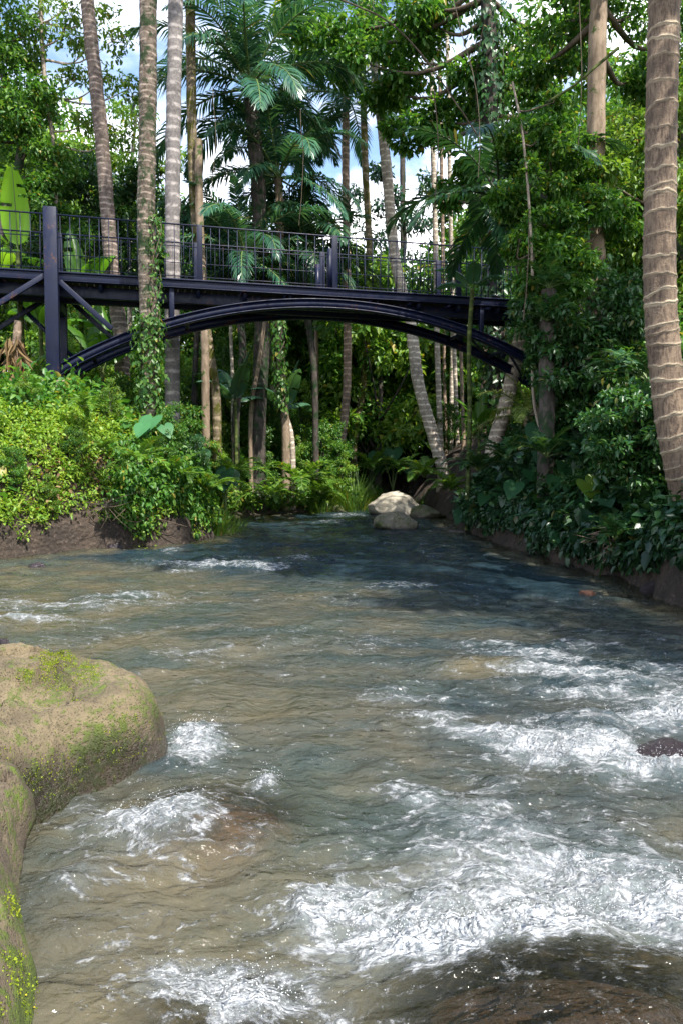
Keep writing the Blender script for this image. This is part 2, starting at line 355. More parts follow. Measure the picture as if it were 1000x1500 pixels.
# ------------------------------------------------------------------ water
def water_mat():
    m, nt = newmat('river_water'); tc = N(nt, 'ShaderNodeTexCoord'); ob = tc.outputs['Object']
    at_ = N(nt, 'ShaderNodeAttribute'); at_.attribute_name = 'foam'; Fo = at_.outputs['Fac']
    mp = N(nt, 'ShaderNodeMapping'); nt.links.new(ob, mp.inputs[0]); mp.inputs['Rotation'].default_value = (0, 0, R(18)); mp.inputs['Scale'].default_value = (.75, 1.25, 1)
    # domain warp
    wn = N(nt, 'ShaderNodeTexNoise'); wn.inputs['Scale'].default_value = 2.6; wn.inputs['Detail'].default_value = 4; nt.links.new(mp.outputs[0], wn.inputs['Vector'])
    wv = N(nt, 'ShaderNodeVectorMath'); wv.operation = 'MULTIPLY_ADD'; nt.links.new(wn.outputs['Color'], wv.inputs[0]); wv.inputs[1].default_value = (.30, .30, .2); nt.links.new(mp.outputs[0], wv.inputs[2])
    wp = wv.outputs[0]
    a = noise(nt, wp, 5.0, 10, .72, .15)
    vo = N(nt, 'ShaderNodeTexVoronoi'); vo.feature = 'DISTANCE_TO_EDGE'; vo.inputs['Scale'].default_value = 6.5; nt.links.new(wp, vo.inputs['Vector'])
    lace = math_(nt, 'SUBTRACT', 1.0, maprange(nt, vo.outputs['Distance'], .0, .20))
    sp = noise(nt, wp, 55, 4, .75); sp2 = noise(nt, wp, 20, 5, .7)
    pat = math_(nt, 'MULTIPLY_ADD', math_(nt, 'SUBTRACT', a, .5), 1.5, c=.5)
    pat = math_(nt, 'MULTIPLY_ADD', math_(nt, 'SUBTRACT', lace, .3), .32, c=pat)
    pat = math_(nt, 'MULTIPLY_ADD', math_(nt, 'SUBTRACT', sp, .5), 1.5, c=pat)
    pat = math_(nt, 'MULTIPLY_ADD', math_(nt, 'SUBTRACT', sp2, .5), .9, c=pat)
    foam = math_(nt, 'MULTIPLY', maprange(nt, math_(nt, 'ADD', pat, Fo), 1.0, 1.60), .95)
    glint_fleck = math_(nt, 'MULTIPLY', maprange(nt, noise(nt, wp, 105, 2, .6), .66, .73), maprange(nt, noise(nt, wp, 3.2, 5, .65), .47, .60))
    foam = math_(nt, 'MAXIMUM', foam, math_(nt, 'MULTIPLY', glint_fleck, .85))  # sun glints painted as tiny white flecks, merged with the foam
    b1 = noise(nt, mp.outputs[0], 4.2, 3, .5, .6); b2 = noise(nt, mp.outputs[0], 15, 3, .5, .4); b3 = noise(nt, mp.outputs[0], 60, 2, .5, .2)
    vb = N(nt, 'ShaderNodeTexVoronoi'); vb.inputs['Scale'].default_value = 48; nt.links.new(wp, vb.inputs['Vector'])
    hh = math_(nt, 'MULTIPLY_ADD', b2, .34, c=b1); hh = math_(nt, 'MULTIPLY_ADD', b3, .07, c=hh)
    hh = math_(nt, 'ADD', hh, math_(nt, 'MULTIPLY', foam, math_(nt, 'ADD', math_(nt, 'MULTIPLY', vb.outputs['Distance'], -.6), math_(nt, 'MULTIPLY', sp2, .8))))
    b = N(nt, 'ShaderNodeBump'); b.inputs['Strength'].default_value = 1; b.inputs['Distance'].default_value = .075; nt.links.new(hh, b.inputs['Height'])
    ad = N(nt, 'ShaderNodeAttribute'); ad.attribute_name = 'depth'
    turb = N(nt, 'ShaderNodeBsdfDiffuse'); air = math_(nt, 'MULTIPLY', maprange(nt, math_(nt, 'MULTIPLY_ADD', math_(nt, 'SUBTRACT', a, .5), 1.3, c=Fo), .27, .92), .75)
    body_c = mixc(nt, maprange(nt, math_(nt, 'MULTIPLY_ADD', noise(nt, wp, 1.6, 4, .6), .35, c=ad.outputs['Fac']), .52, .95), mixc(nt, maprange(nt, noise(nt, wp, 1.1, 5, .6), .35, .65), (.058, .072, .060), (.125, .108, .068)), (.018, .036, .048)); nt.links.new(mixc(nt, air, body_c, (.22, .255, .265)), turb.inputs[0]); nt.links.new(b.outputs[0], turb.inputs[2])  # deep tint also stands in for shade and sky reflection on far water
    tr = N(nt, 'ShaderNodeBsdfTransparent'); tr.inputs[0].default_value = (.84, .86, .74, 1)
    body = N(nt, 'ShaderNodeMixShader'); nt.links.new(math_(nt, 'MAXIMUM', maprange(nt, ad.outputs['Fac'], 0, .45, .06, .74), air), body.inputs[0]); nt.links.new(tr.outputs[0], body.inputs[1]); nt.links.new(turb.outputs[0], body.inputs[2])
    gl = N(nt, 'ShaderNodeBsdfGlossy'); gl.inputs['Roughness'].default_value = .06; nt.links.new(b.outputs[0], gl.inputs['Normal'])
    fr = N(nt, 'ShaderNodeFresnel'); fr.inputs[0].default_value = 1.33; nt.links.new(b.outputs[0], fr.inputs[1])
    sh = N(nt, 'ShaderNodeMixShader'); nt.links.new(fr.outputs[0], sh.inputs[0]); nt.links.new(body.outputs[0], sh.inputs[1]); nt.links.new(gl.outputs[0], sh.inputs[2])
    fo = N(nt, 'ShaderNodeBsdfPrincipled'); nt.links.new(mixc(nt, maprange(nt, math_(nt, 'MULTIPLY_ADD', vb.outputs['Distance'], -.25, c=sp2), .26, .56), (.36, .38, .40), (.72, .73, .74)), fo.inputs['Base Color']); fo.inputs['Roughness'].default_value = .3; nt.links.new(b.outputs[0], fo.inputs['Normal'])
    f2 = N(nt, 'ShaderNodeMixShader'); nt.links.new(foam, f2.inputs[0]); nt.links.new(sh.outputs[0], f2.inputs[1]); nt.links.new(fo.outputs[0], f2.inputs[2])
    out(nt, f2.outputs[0]); return m
M['water'] = water_mat()
# foam patches, and sun glints by the left rock painted as foam: photo pixel of the patch, half sizes in metres (across, along view), strength, turn
FOAM_GLINTS = [(285, 1095, .17, .26, .75, .1), (262, 1125, .12, .12, .4, 0), (330, 1108, .16, .07, .45, 0), (235, 1222, .24, .14, .55, -.3), (280, 1205, .16, .12, .45, 0), (345, 1195, .20, .16, .3, 0), (390, 1153, .07, .07, .65, 0), (370, 1245, .16, .10, .35, 0), (120, 1200, .3, .2, .24, 0), (150, 1260, .2, .16, .24, 0), (105, 1310, .16, .12, .34, 0), (70, 1250, .12, .2, .2, 0),
        (320, 1455, .22, .10, .62, 0), (370, 1480, .20, .07, .6, 0), (270, 1470, .14, .08, .45, 0), (490, 1350, .12, .10, .65, 0), (540, 1370, .14, .10, .6, 0),
        (600, 1400, .16, .08, .85, -.2), (690, 1395, .2, .09, .85, .1), (770, 1372, .2, .10, .8, .3), (850, 1350, .22, .12, .7, .1), (950, 1345, .25, .12, .75, 0), (1010, 1330, .2, .15, .7, 0),
        (640, 1350, .35, .14, .35, 0), (850, 1285, .10, .08, .6, 0), (760, 1330, .14, .10, .5, 0), (900, 1300, .45, .25, .42, 0), (740, 1300, .5, .3, .28, 0), (820, 1240, .5, .25, .28, 0),
        (700, 1080, .25, .12, .45, -.3), (770, 1098, .22, .10, .75, -.2), (840, 1115, .22, .11, .95, -.1), (880, 1110, .2, .13, .9, .2), (960, 1065, .3, .16, .72, .2), (1020, 1040, .4, .2, .6, 0), (960, 1130, .35, .1, .7, 0), (870, 1025, .35, .14, .45, 0), (860, 1075, .5, .2, .40, 0),
        (780, 965, .45, .22, .52, -.2), (820, 990, .5, .2, .45, -.2), (920, 1000, .6, .3, .40, -.2), (980, 985, .6, .3, .4, 0), (720, 945, .4, .15, .25, 0), (860, 950, .6, .2, .28, 0),
        (600, 1035, .35, .12, .42, -.2), (650, 1060, .3, .1, .4, -.3), (560, 1020, .2, .12, .3, 0), (590, 1000, .5, .2, .18, 0), (480, 990, .5, .2, .18, 0),
        (620, 1180, .16, .35, .30, .5), (690, 1210, .18, .35, .34, -.4), (600, 1240, .14, .3, .28, .3), (660, 1270, .3, .2, .32, 0), (720, 1150, .4, .25, .24, 0), (540, 1300, .3, .15, .26, 0),
        (30, 910, .8, .18, .45, 0), (110, 888, .9, .25, .30, 0), (180, 875, .6, .2, .28, 0), (20, 885, .6, .2, .3, 0), (330, 925, .8, .3, .22, 0), (500, 945, 1.0, .4, .18, 0), (300, 965, .5, .3, .16, 0),
        (300, 830, 1.0, .35, .52, 0), (270, 838, .5, .2, .4, 0), (390, 833, .5, .25, .5, 0), (440, 822, .4, .5, .42, 0), (350, 820, .6, .5, .25, 0), (255, 810, .3, .25, .45, 0), (480, 765, .8, 1.2, .4, 0), (510, 757, .8, 1.2, .45, 0), (440, 770, .7, .8, .3, 0), (590, 860, .5, .25, .35, 0), (570, 800, .8, .6, .22, 0), (640, 815, .6, .5, .2, 0), (530, 778, 1.0, 1.0, .2, 0), (720, 830, .5, .3, .18, 0), (760, 810, .5, .4, .2, 0)]
def foam_glint_at(x, y):
    f = np.zeros_like(x)
    for px, py, a, b_, s, r in FOAM_GLINTS:
        c = onz(px, py); dx = x-c[0]; dy = y-c[1]
        u = dx*math.cos(r)+dy*math.sin(r); v = -dx*math.sin(r)+dy*math.cos(r)
        f = np.maximum(f, s*np.exp(-((u/a)**2+(v/b_)**2)))+.22*s*np.exp(-((u/(a*2.1))**2+(v/(b_*2.1))**2))*(f < .6)
    return np.minimum(f*.98, .90)
DOME = (onz(830, 1500)[0], onz(830, 1500)[1])
REDR = onz(320, 1205)
def water_z(x, y, f=None):
    if f is None: f = foam_glint_at(x, y)
    wx = x+.25*fbm2(x, y, 1.1, 3, 21); wy = y+.25*fbm2(x, y, 1.3, 3, 22)
    rough_ = .8
    z = .055*fbm2(wx*.75, wy*1.3, 1.5, 3, 31)+.030*(1-2*np.abs(fbm2(wx*.8, wy*1.4, 2.6, 3, 33)))*rough_+.020*fbm2(wx*.8, wy*1.3, 5.5, 3, 36)+.006*(1-2*np.abs(fbm2(wx, wy*1.2, 7, 3, 35)))
    z = z+sstep(8, 14, y)*(.035*(1-2*np.abs(fbm2(wx*.55, wy*1.5, 1.9, 3, 37)))+.03*fbm2(wx*.6, wy*1.4, 4.2, 3, 38))
    z = z+f*(.05+.07*fbm2(x, y, 5, 4, 41)+.045*np.abs(fbm2(x, y, 13, 3, 43)))+f*f*.045*np.abs(fbm2(x, y, 27, 2, 45))
    z = z+.16*np.exp(-(((x-DOME[0])/.52)**2+((y-DOME[1]+.1)/.34)**2)**1.4)
    z = z+.06*np.exp(-(((x-REDR[0])/.35)**2+((y-REDR[1])/.3)**2))
    c = onz(720, 975); z = z+.06*np.exp(-(((x-c[0])/.5)**2+((y-c[1])/.35)**2))
    c = onz(860, 1085); z = z+.07*np.exp(-(((x-c[0])/.5)**2+((y-c[1])/.25)**2))
    return z
wy = [-6.0, -4, -2.5, -1, 0, .6, 1.0]; 
while wy[-1] < 60: wy.append(wy[-1]+max(.009, .0055*wy[-1]))
wy = np.array(wy); wxs = axis(-60, -3.2, 3.6, 80, .0145, 1.022)
WX, WY = np.meshgrid(wxs, wy)
near = (WX > xl(WY)-1.2) & (WX < xr(WY)+1.2)
WF = np.zeros_like(WX); WZ = np.zeros_like(WX)
WF[near] = foam_glint_at(WX[near], WY[near]); WZ[near] = water_z(WX[near], WY[near], WF[near])
# general speckle: foam flecks mixed with sun sparkle painted white over the near water
WF = WF+near*np.clip(.12+.26*fbm2(WX, WY*1.4, .8, 3, 51), 0, .36)*sstep(16, 7, WY)
V, Q = grid(wxs, wy, WZ)
keep = near.ravel()[Q].any(1); Q = Q[keep]
used = np.unique(Q); mp_ = np.full(len(V), -1); mp_[used] = np.arange(len(used))
DEP = WZ-ground_z(WX, WY); DEP[DEP < 0] = .0
for (cx, cy), (ax, ay), top in (((DOME[0], DOME[1]-.1), (.60, .42), .93), ((REDR[0], REDR[1]), (.44, .36), .8), (tuple(onz(715, 985)[:2]), (.35, .28), .35), (tuple(onz(330, 1500)[:2]), (.3, .22), .7)):
    DEP = DEP*(1-top*np.exp(-(((WX-cx)/ax)**2+((WY-cy)/ay)**2)**2))
tag(link('river_water', mesh('river_water', V[used], mp_[Q], M['water'], True, {'foam': WF.ravel()[used], 'depth': DEP.ravel()[used]})), kind='structure')
# thrown drops above the strongest white water
rs = np.random.RandomState(5); P = []
for px, py, a, b_, s, r in FOAM_GLINTS:
    if s < .55 or py < 900: continue
    n = int(600*s*(a*b_/.03)**.5); c = onz(px, py)
    x = c[0]+rs.randn(n)*a*.6; y = c[1]+rs.randn(n)*b_*.6
    z = water_z(x, y)+np.abs(rs.exponential(.022, n)); P.append(np.stack([x, y, z], -1))
P = np.concatenate(P); rr = .0007+.0017*rs.rand(len(P))**2
octv = np.array([(1, 0, 0), (-1, 0, 0), (0, 1, 0), (0, -1, 0), (0, 0, 1), (0, 0, -1)], float)
octf = np.array([(0, 2, 4), (2, 1, 4), (1, 3, 4), (3, 0, 4), (2, 0, 5), (1, 2, 5), (3, 1, 5), (0, 3, 5)])
V = (P[:, None]+octv[None]*rr[:, None, None]).reshape(-1, 3); T = (octf[None]+6*np.arange(len(P))[:, None, None]).reshape(-1, 3)
mm, nt = newmat('white_drops'); pb = N(nt, 'ShaderNodeBsdfPrincipled'); pb.inputs['Base Color'].default_value = (.85, .87, .9, 1); pb.inputs['Roughness'].default_value = .1; out(nt, pb.outputs[0])
tag(link('water_spray', mesh('water_spray', V, T, mm, True)), 'white drops thrown up over the foaming rapids', 'spray', kind='stuff')

# ------------------------------------------------------------------ rocks
def ico(sub):
    bm = bmesh.new(); bmesh.ops.create_icosphere(bm, subdivisions=sub, radius=1)
    V = np.array([v.co[:] for v in bm.verts]); F = np.array([[v.index for v in f.verts] for f in bm.faces]); bm.free(); return V, F
ICO = {k: ico(k) for k in (3, 4, 5, 6)}
def rock(name, c, dims, seed, mat, label, cat='rock', group=None, sub=5, cuts=9, rough=.2, rz=0, parent_parts=None):
    V, F = ICO[sub]; rs = np.random.RandomState(seed); P = V.copy()
    for k in range(cuts):
        n = norm(rs.randn(3)*np.array([1, 1, .8])); o = rs.uniform(.60, .86); d = P@n
        P = np.where((d > o)[:, None], P-n*((d-o)*.88)[:, None], P)
    P = P*(1+rough*fbm(V*1.7+seed, 5, seed)[:, None]+.03*fbm(V*7+seed, 4, seed+9)[:, None])
    P = P*np.array(dims)
    o = link(name, mesh(name, P, F, mat, True), None, c, (0, 0, rz))
    return tag(o, label, cat, group)
def rock_px(name, px, py, w_px, h_px, depth_ratio, seed, mat, label, **kw):
    """a rock whose foot meets the water at (px,py), w x h pixels large"""
    c = onz(px, py); s = c[1]/F_PX
    w = w_px*s/2; h = h_px*s
    return rock(name, (c[0], c[1]+w*depth_ratio*.5, h*.12), (w, w*depth_ratio, h*.88), seed, mat, label, **kw)
rock_px('boulder', 578, 757, 80, 36, .9, 45, M['boulder'], 'large pale sunlit boulder at the head of the river', cat='boulder')
rock_px('boulder', 584, 778, 76, 30, .7, 12, M['boulder_moss'], 'dark mossy boulder in the water in front of the pale one', cat='boulder')
rock_px('boulder', 626, 761, 60, 22, .9, 13, M['boulder_moss'], 'low rounded mossy boulder right of the pale one', cat='boulder')
rock_px('boulder', 540, 746, 26, 36, .8, 16, M['boulder_moss'], 'brownish boulder half behind grass, left of the pale one', cat='boulder', sub=4)
rock_px('rock', 497, 752, 22, 12, .8, 15, M['boulder_moss'], 'small dark rock at the far left shore tip', sub=4)
rock_px('rock', 672, 782, 34, 7, .8, 17, M['boulder'], 'small flat pale stone by the dark right bank', sub=4)
rock_px('rock', 660, 774, 16, 7, .8, 18, M['boulder_moss'], 'little stone behind the flat pale stone', sub=4)
rock_px('rock', 52, 833, 24, 9, .9, 19, M['wet_rock'], 'small wet stone in the shallows below the left bank', sub=4)
rock_px('rock', 4, 950, 26, 14, .9, 20, M['wet_rock'], 'dark wet rock just behind the big mossy rock', sub=4)
rock_px('rock', 861, 873, 26, 9, .8, 21, M['red_rock'], 'small reddish brick-like stone in dark water by right bank', sub=4)
rock_px('rock', 972, 1120, 110, 34, .7, 22, M['wet_rock'], 'dark wet rock breaking the white water', sub=5)
c = onz(715, 985); rock('submerged_rock', (c[0], c[1], -.22), (.33, .26, .2), 23, M['red_rock'], 'brown rock under the water where streaks of foam begin', 'rock')
rock('submerged_rock', (REDR[0], REDR[1], -.14), (.36, .30, .17), 24, M['red_rock'], 'reddish rock just under the surface beside the mossy rock', 'rock', rough=.1, cuts=4)
rock('submerged_rock', (DOME[0], DOME[1]-.1, -.16), (.56, .36, .275), 25, M['brown_rock'], 'round dark brown rock under smooth sliding water', 'rock', rough=.08, cuts=3)
c = onz(330, 1500); rock('submerged_rock', (c[0], c[1], -.2), (.3, .2, .16), 26, M['red_rock'], 'reddish stone under foam at the bottom edge', 'rock', cuts=4)
c = onz(560, 1130); rock('submerged_rock', (c[0]+.3, c[1]+.2, -.40), (.5, .4, .2), 27, M['brown_rock'], 'dim rock deep under the middle of the rapids', 'rock', cuts=4)

for k, (px, py, w_, h_, lab) in enumerate([(20, 818, 26, 12, 'wet stone at the foot of the left soil bank, near the frame edge'), (118, 811, 20, 9, 'small stone at the foot of the left soil bank'), (165, 808, 30, 13, 'dark stone under the left bank overhang'), (240, 799, 34, 15, 'dark wet stone in the shade of the left bank corner'), (295, 791, 22, 11, 'little stone at the tip of the left bank'), (350, 758, 24, 8, 'flat stone on the small shore beach'), (410, 755, 18, 7, 'pebble sized rock along the far left shore'), (745, 800, 26, 10, 'dark stone under the right bank leaves'), (835, 826, 30, 12, 'dark wet stone below the exposed roots'), (960, 870, 44, 18, 'dark rock at the foot of the ringed palm bank')]):
    rock_px('rock', px, py, w_, h_, .8, 80+k, M['wet_rock'], lab, sub=4)
def plan_rock(name, outline, top, seed, mat, label, rim=.42, nr=150, nth=420, slope=(0, 0)):
    """rock drawn by its waterline outline (world xy) and a rounded top"""
    O = spline(np.array([(*p, 0) for p in outline+[outline[0]]]), nth+1)[:-1, :2]
    c = O.mean(0); ts = np.concatenate([np.linspace(0, 1, nr), [1.03, 1.06, 1.1]])
    Pxy = c+(O-c)[None]*ts[:, None, None]
    dist = (1-ts[:, None])*np.linalg.norm(O-c, axis=1)[None]
    t = np.clip(dist/rim, 0, 1); prof = (1-(1-t)**2.6)**.62
    x = Pxy[..., 0]; y = Pxy[..., 1]
    z = prof*(top+slope[0]*(x-c[0])+slope[1]*(y-c[1])+.16*fbm2(x, y, 1.3, 4, seed))-.08
    z = z+(.06*fbm2(x, y, 3.6, 5, seed+3)+.012*fbm2(x, y, 22, 4, seed+5))*np.minimum(1, t*2+.3)
    z[-3:] = np.array([-.18, -.3, -.55])[:, None]
    cr = fbm2(x+.3*y, y, 2.1, 4, seed+11); z = z-.06*np.exp(-(cr/.022)**2)*np.minimum(1, t*3)-.03*np.exp(-(fbm2(x, y+.2*x, 4.1, 3, seed+13)/.02)**2)*np.minimum(1, t*3)+.05*sstep(-.05, .03, cr)*np.minimum(1, t*2)
    ang = .05*fbm2(x*1.0, z*2.0+y, 3.5, 4, seed+7); 
    n = len(ts); V = np.stack([x+ang*(O-c)[None, :, 0]*.35*(1-t), y+ang*(O-c)[None, :, 1]*.35*(1-t), z], -1).reshape(-1, 3)
    rsf = np.random.RandomState(seed+40); ctr = np.array([c[0], c[1], 0])
    for k in range(26):
        a = rsf.rand()*6.283; nn = norm(np.array([math.cos(a), math.sin(a), rsf.uniform(.15, 1.6)])); d = (V-ctr)@nn
        loc = V[rsf.randint(len(V))]; wgt = np.exp(-(np.linalg.norm(V-loc, axis=1)/.42)**2); sel = d[wgt > .5]
        if len(sel) < 30: continue
        o = np.quantile(sel, .90); V = np.where((d > o)[:, None], V-nn*((d-o)*.9*wgt)[:, None], V)
    V = V+(.010*fbm(V*9, 4, seed+21)+.016*np.abs(fbm(V*4.5, 3, seed+23)))[:, None]*np.array([.6, .6, 1])
    i = np.arange(1, n-1)[:, None]; j = np.arange(nth)[None]; jj = (j+1) % nth
    Q = np.stack([i*nth+j+0*jj, (i+1)*nth+j+0*jj, (i+1)*nth+jj, i*nth+jj], -1).reshape(-1, 4)
    T = np.stack([0*np.arange(nth), nth+np.arange(nth), nth+(np.arange(nth)+1) % nth], -1)
    o = link(name, mesh(name, V, [Q, T], mat, True)); tag(o, label, 'rock'); return o, V
rockA, VA = plan_rock('mossy_rock', [(-4.6, 3.2), (-4.6, 4.6), (-3.3, 5.05), (-2.1, 4.75), (-1.55, 4.55), (-1.18, 4.42), (-.97, 4.12), (-1.0, 3.82), (-1.24, 3.50), (-1.42, 3.15), (-1.45, 2.95), (-2.4, 2.7), (-3.6, 2.7)], .55, 61, M['rock_fg'], 'big sandy rock with bright green moss at the left edge', slope=(-.05, .05), rim=.23)
rockB, VB = plan_rock('mossy_rock', [(-2.8, .4), (-2.9, 2.6), (-2.3, 3.5), (-1.5, 3.42), (-1.32, 3.0), (-1.16, 2.6), (-1.0, 2.32), (-.89, 2.08), (-.82, 1.85), (-.74, 1.5), (-.7, .9), (-.9, .3), (-2.2, .2)], .40, 71, M['rock_fg2'], 'brown shaded mossy rock along the bottom left edge', rim=.24)

# ------------------------------------------------------------------ leaves
def leaves(P, D, U, L, W, kind='oval', droop=.12, fold=.12):
    """P base points, D direction, U rough normal; returns verts, tris"""
    D = norm(D); S = norm(np.cross(D, U)); U = np.cross(S, D); L = np.asarray(L)[:, None]; W = np.asarray(W)[:, None]; n = len(P)
    def pt(t, w, z): return P+D*L*t+S*W*w+U*L*z
    if kind == 'diamond':
        V = np.stack([pt(0, 0, 0), pt(.42, .5, fold), pt(1, 0, -droop), pt(.42, -.5, fold)], 1); T = np.array([(0, 1, 2), (0, 2, 3)])
    elif kind == 'oval':
        V = np.stack([pt(0, 0, 0), pt(.28, .46, fold), pt(.68, .40, fold-droop*.4), pt(1, 0, -droop), pt(.68, -.40, fold-droop*.4), pt(.28, -.46, fold), pt(.3, 0, 0), pt(.68, 0, -droop*.4)], 1)
        T = np.array([(0, 1, 6), (6, 1, 2), (6, 2, 7), (7, 2, 3), (7, 3, 4), (6, 7, 4), (6, 4, 5), (6, 5, 0)])
    elif kind == 'heart':
        V = np.stack([pt(.12, 0, 0), pt(-.10, .26, fold), pt(.12, .52, fold), pt(.5, .40, fold*.6-droop*.3), pt(1, 0, -droop), pt(.5, -.40, fold*.6-droop*.3), pt(.12, -.52, fold), pt(-.10, -.26, fold), pt(.5, 0, -droop*.3)], 1)
        T = np.array([(0, 1, 2), (0, 2, 8), (2, 3, 8), (8, 3, 4), (8, 4, 5), (8, 5, 6), (0, 8, 6), (0, 6, 7)])
    else:   # blade: narrow, arching
        V = np.stack([pt(0, .5, 0), pt(0, -.5, 0), pt(.5, .45, .1), pt(.5, -.45, .1), pt(1, 0, -droop)], 1); T = np.array([(0, 2, 1), (1, 2, 3), (2, 4, 3)])
    k = V.shape[1]
    return V.reshape(-1, 3), (T[None]+k*np.arange(n)[:, None, None]).reshape(-1, 3)
def clump_leaves(C, rad, n_each, L, seed, kind='oval', flat=.55, down=.35, wl=.45, out_=.5):
    """leaves round cluster centres C (m,3) with radii rad (m,)"""
    rs = np.random.RandomState(seed); C = np.asarray(C, float); m_ = len(C); n = m_*n_each
    c = np.repeat(C, n_each, 0); r = np.repeat(np.broadcast_to(rad, (m_,)), n_each)
    d = norm(rs.randn(n, 3)); q = r*rs.rand(n)**.45
    P = c+d*q[:, None]*np.array([1, 1, flat])
    D = d*out_+rs.randn(n, 3)*.55; D[:, 2] -= down
    U = rs.randn(n, 3)*.45+np.array([0, 0, 1.0])+d*.35
    ls = L*(.6+.7*rs.rand(n))
    return leaves(P, D, U, ls, ls*wl*(.8+.4*rs.rand(n)), kind)
def ell_clusters(c, rx, rz, n, seed, hollow=.35):
    rs = np.random.RandomState(seed); d = norm(rs.randn(n, 3)); q = hollow+(1-hollow)*rs.rand(n)**.6
    return np.asarray(c)+d*q[:, None]*np.array([rx, rx, rz])

def trunk_obj(root, base, path, r0, r1, mat, name='trunk', nseg=14, step=.12, ring=0, ringamp=.05, seed=0, flare=.25):
    P = np.asarray(path, float); Ln = np.linalg.norm(np.diff(P, axis=0), axis=1).sum()
    n = max(6, int(Ln/step)); C = spline(P, n); t = np.linspace(0, 1, n); s = t*Ln
    rs_ = r0+(r1-r0)*t; rs_ = rs_*(1+flare*np.exp(-s/.35))
    th = np.linspace(0, 2*math.pi, nseg, endpoint=False)
    nz = fbm(np.stack([np.cos(th)[None]+0*s[:, None], np.sin(th)[None]+0*s[:, None], s[:, None]*1.6+0*th[None]], -1)*1.4+seed, 3, seed)
    rad = rs_[:, None]*(1+.10*nz)+.012*fbm(np.stack([np.cos(th)[None]*2+0*s[:, None], np.sin(th)[None]*2+0*s[:, None], s[:, None]*5+0*th[None]], -1)+seed, 3, seed+5)*min(1, r0/.15)
    if ring:
        fr = np.mod(s/ring, 1); rad = rad*(1+ringamp*(fr-.5))[:, None]
    V, Q = tube(C-base, rad, nseg)
    return link(name, mesh(name, V, Q, mat, True), root)

# ------------------------------------------------------------------ palms
def frond_mesh(name, L, elev, curve, pairs, ll, mat, seed, lw=.045, hang=.6, rmat=None):
    rs = np.random.RandomState(seed); n = 26; t = np.linspace(0, 1, n)
    th = elev-curve*t**1.25; seg = L/(n-1)
    C = np.zeros((n, 3)); C[1:, 0] = np.cumsum(np.cos(th[:-1])*seg); C[1:, 2] = np.cumsum(np.sin(th[:-1])*seg)
    C[:, 1] = .05*L*t**2*rs.uniform(-1, 1)
    mb = MB(); mb.tube(C, .022*L*(1-t*.92)*.45+.004, 5)
    u = np.linspace(.14, .99, pairs); u = np.repeat(u, 2); sd = np.tile([1, -1], pairs)
    u = np.clip(u+rs.randn(len(u))*.004, .1, 1)
    P = np.stack([np.interp(u, t, C[:, k]) for k in range(3)], -1)
    tg = np.stack([np.interp(u, t, np.cos(th)), 0*u, np.interp(u, t, np.sin(th))], -1)
    up = np.stack([-tg[:, 2], 0*u, tg[:, 0]], -1); side = np.stack([0*u, sd*1.0, 0*u], -1)
    D = norm(side*(.95-.35*u)[:, None]+tg*(.45+.75*u**2)[:, None]+up*(.22+.12*rs.randn(len(u)))[:, None])
    ln = ll*(np.sin(np.clip(u*1.02, 0, 1)*math.pi*.86+.32))**.75*(.88+.24*rs.rand(len(u)))
    # three point strips that sag
    m1 = P+D*ln[:, None]*.5; m1[:, 2] -= ln*hang*.14
    e = P+D*ln[:, None]*.92; e[:, 2] -= ln*hang*(.55+.25*rs.rand(len(u)))
    W = norm(np.cross(D, up+.25*rs.randn(len(u), 3)))*lw
    V = np.stack([P-W*.25, P+W*.25, m1-W*.5, m1+W*.5, e], 1).reshape(-1, 3)
    T = (np.array([(0, 1, 3), (0, 3, 2), (2, 3, 4)])[None]+5*np.arange(len(u))[:, None, None]).reshape(-1, 3)
    me = mb.me(name, rmat or M['rachis']); 
    Vr = np.concatenate(mb.V); Qr = mb.Q[0]
    me2 = mesh(name, np.concatenate([Vr, V]), [Qr, T+len(Vr)], None); bpy.data.meshes.remove(me)
    me2.materials.append(rmat or M['rachis']); me2.materials.append(mat)
    me2.polygons.foreach_set('material_index', np.concatenate([np.zeros(len(Qr), np.int32), np.ones(len(T), np.int32)])); return me2
def frond_set(key, L, mat, pairs=46, ll=.62, lw=.045, hang=.6, curve=1.5, rmat=None):
    return [frond_mesh(key, L*s, e, c, pairs, ll*s, mat, k+hash_(key), lw, hang, rmat) for k, (e, c, s) in enumerate([(1.35, curve*.75, .85), (1.1, curve*1.0, 1), (.8, curve*1.05, 1.05), (.5, curve*1.0, 1), (.15, curve*.8, .95), (-.25, curve*.55, .85)])]
def hash_(s): return sum(ord(ch)*(i+3) for i, ch in enumerate(s)) % 9973
FR = {'coco': frond_set('frond', 4.3, M['palm_leaf'], 60, .85, .05, .75),
      'teal': frond_set('frond_teal', 3.4, M['teal_leaf'], 50, .75, .055, .7, 1.7),
      'areca': frond_set('frond_areca', 2.4, M['palm_leaf'], 34, .62, .06, .55, 1.6),
      'dark': frond_set('frond_dark', 2.3, M['deep_leaf'], 34, .55, .06, .6, 1.5, M['rachis_dark']),
      'yellow': frond_set('frond_yellow', 2.0, M['yellow_palm'], 40, .5, .035, .5, 1.4)}
for st in FR.values():
    for me in st: me.name = 'frond'
def crown_fronds(root, top, kind, n, seed, s=1.0, lo=0, hi=6, az0=None):
    r = random.Random(seed); a = r.uniform(0, 6.28) if az0 is None else az0
    for i in range(n):
        k = lo+min(hi-lo-1, int((hi-lo)*i/n)); a += 2.399
        sc_ = s*r.uniform(.88, 1.1)
        link('frond', FR[kind][k], root, top, (R(r.uniform(-8, 8)), R(r.uniform(-6, 6)), a+r.uniform(-.2, .2)), sc_)
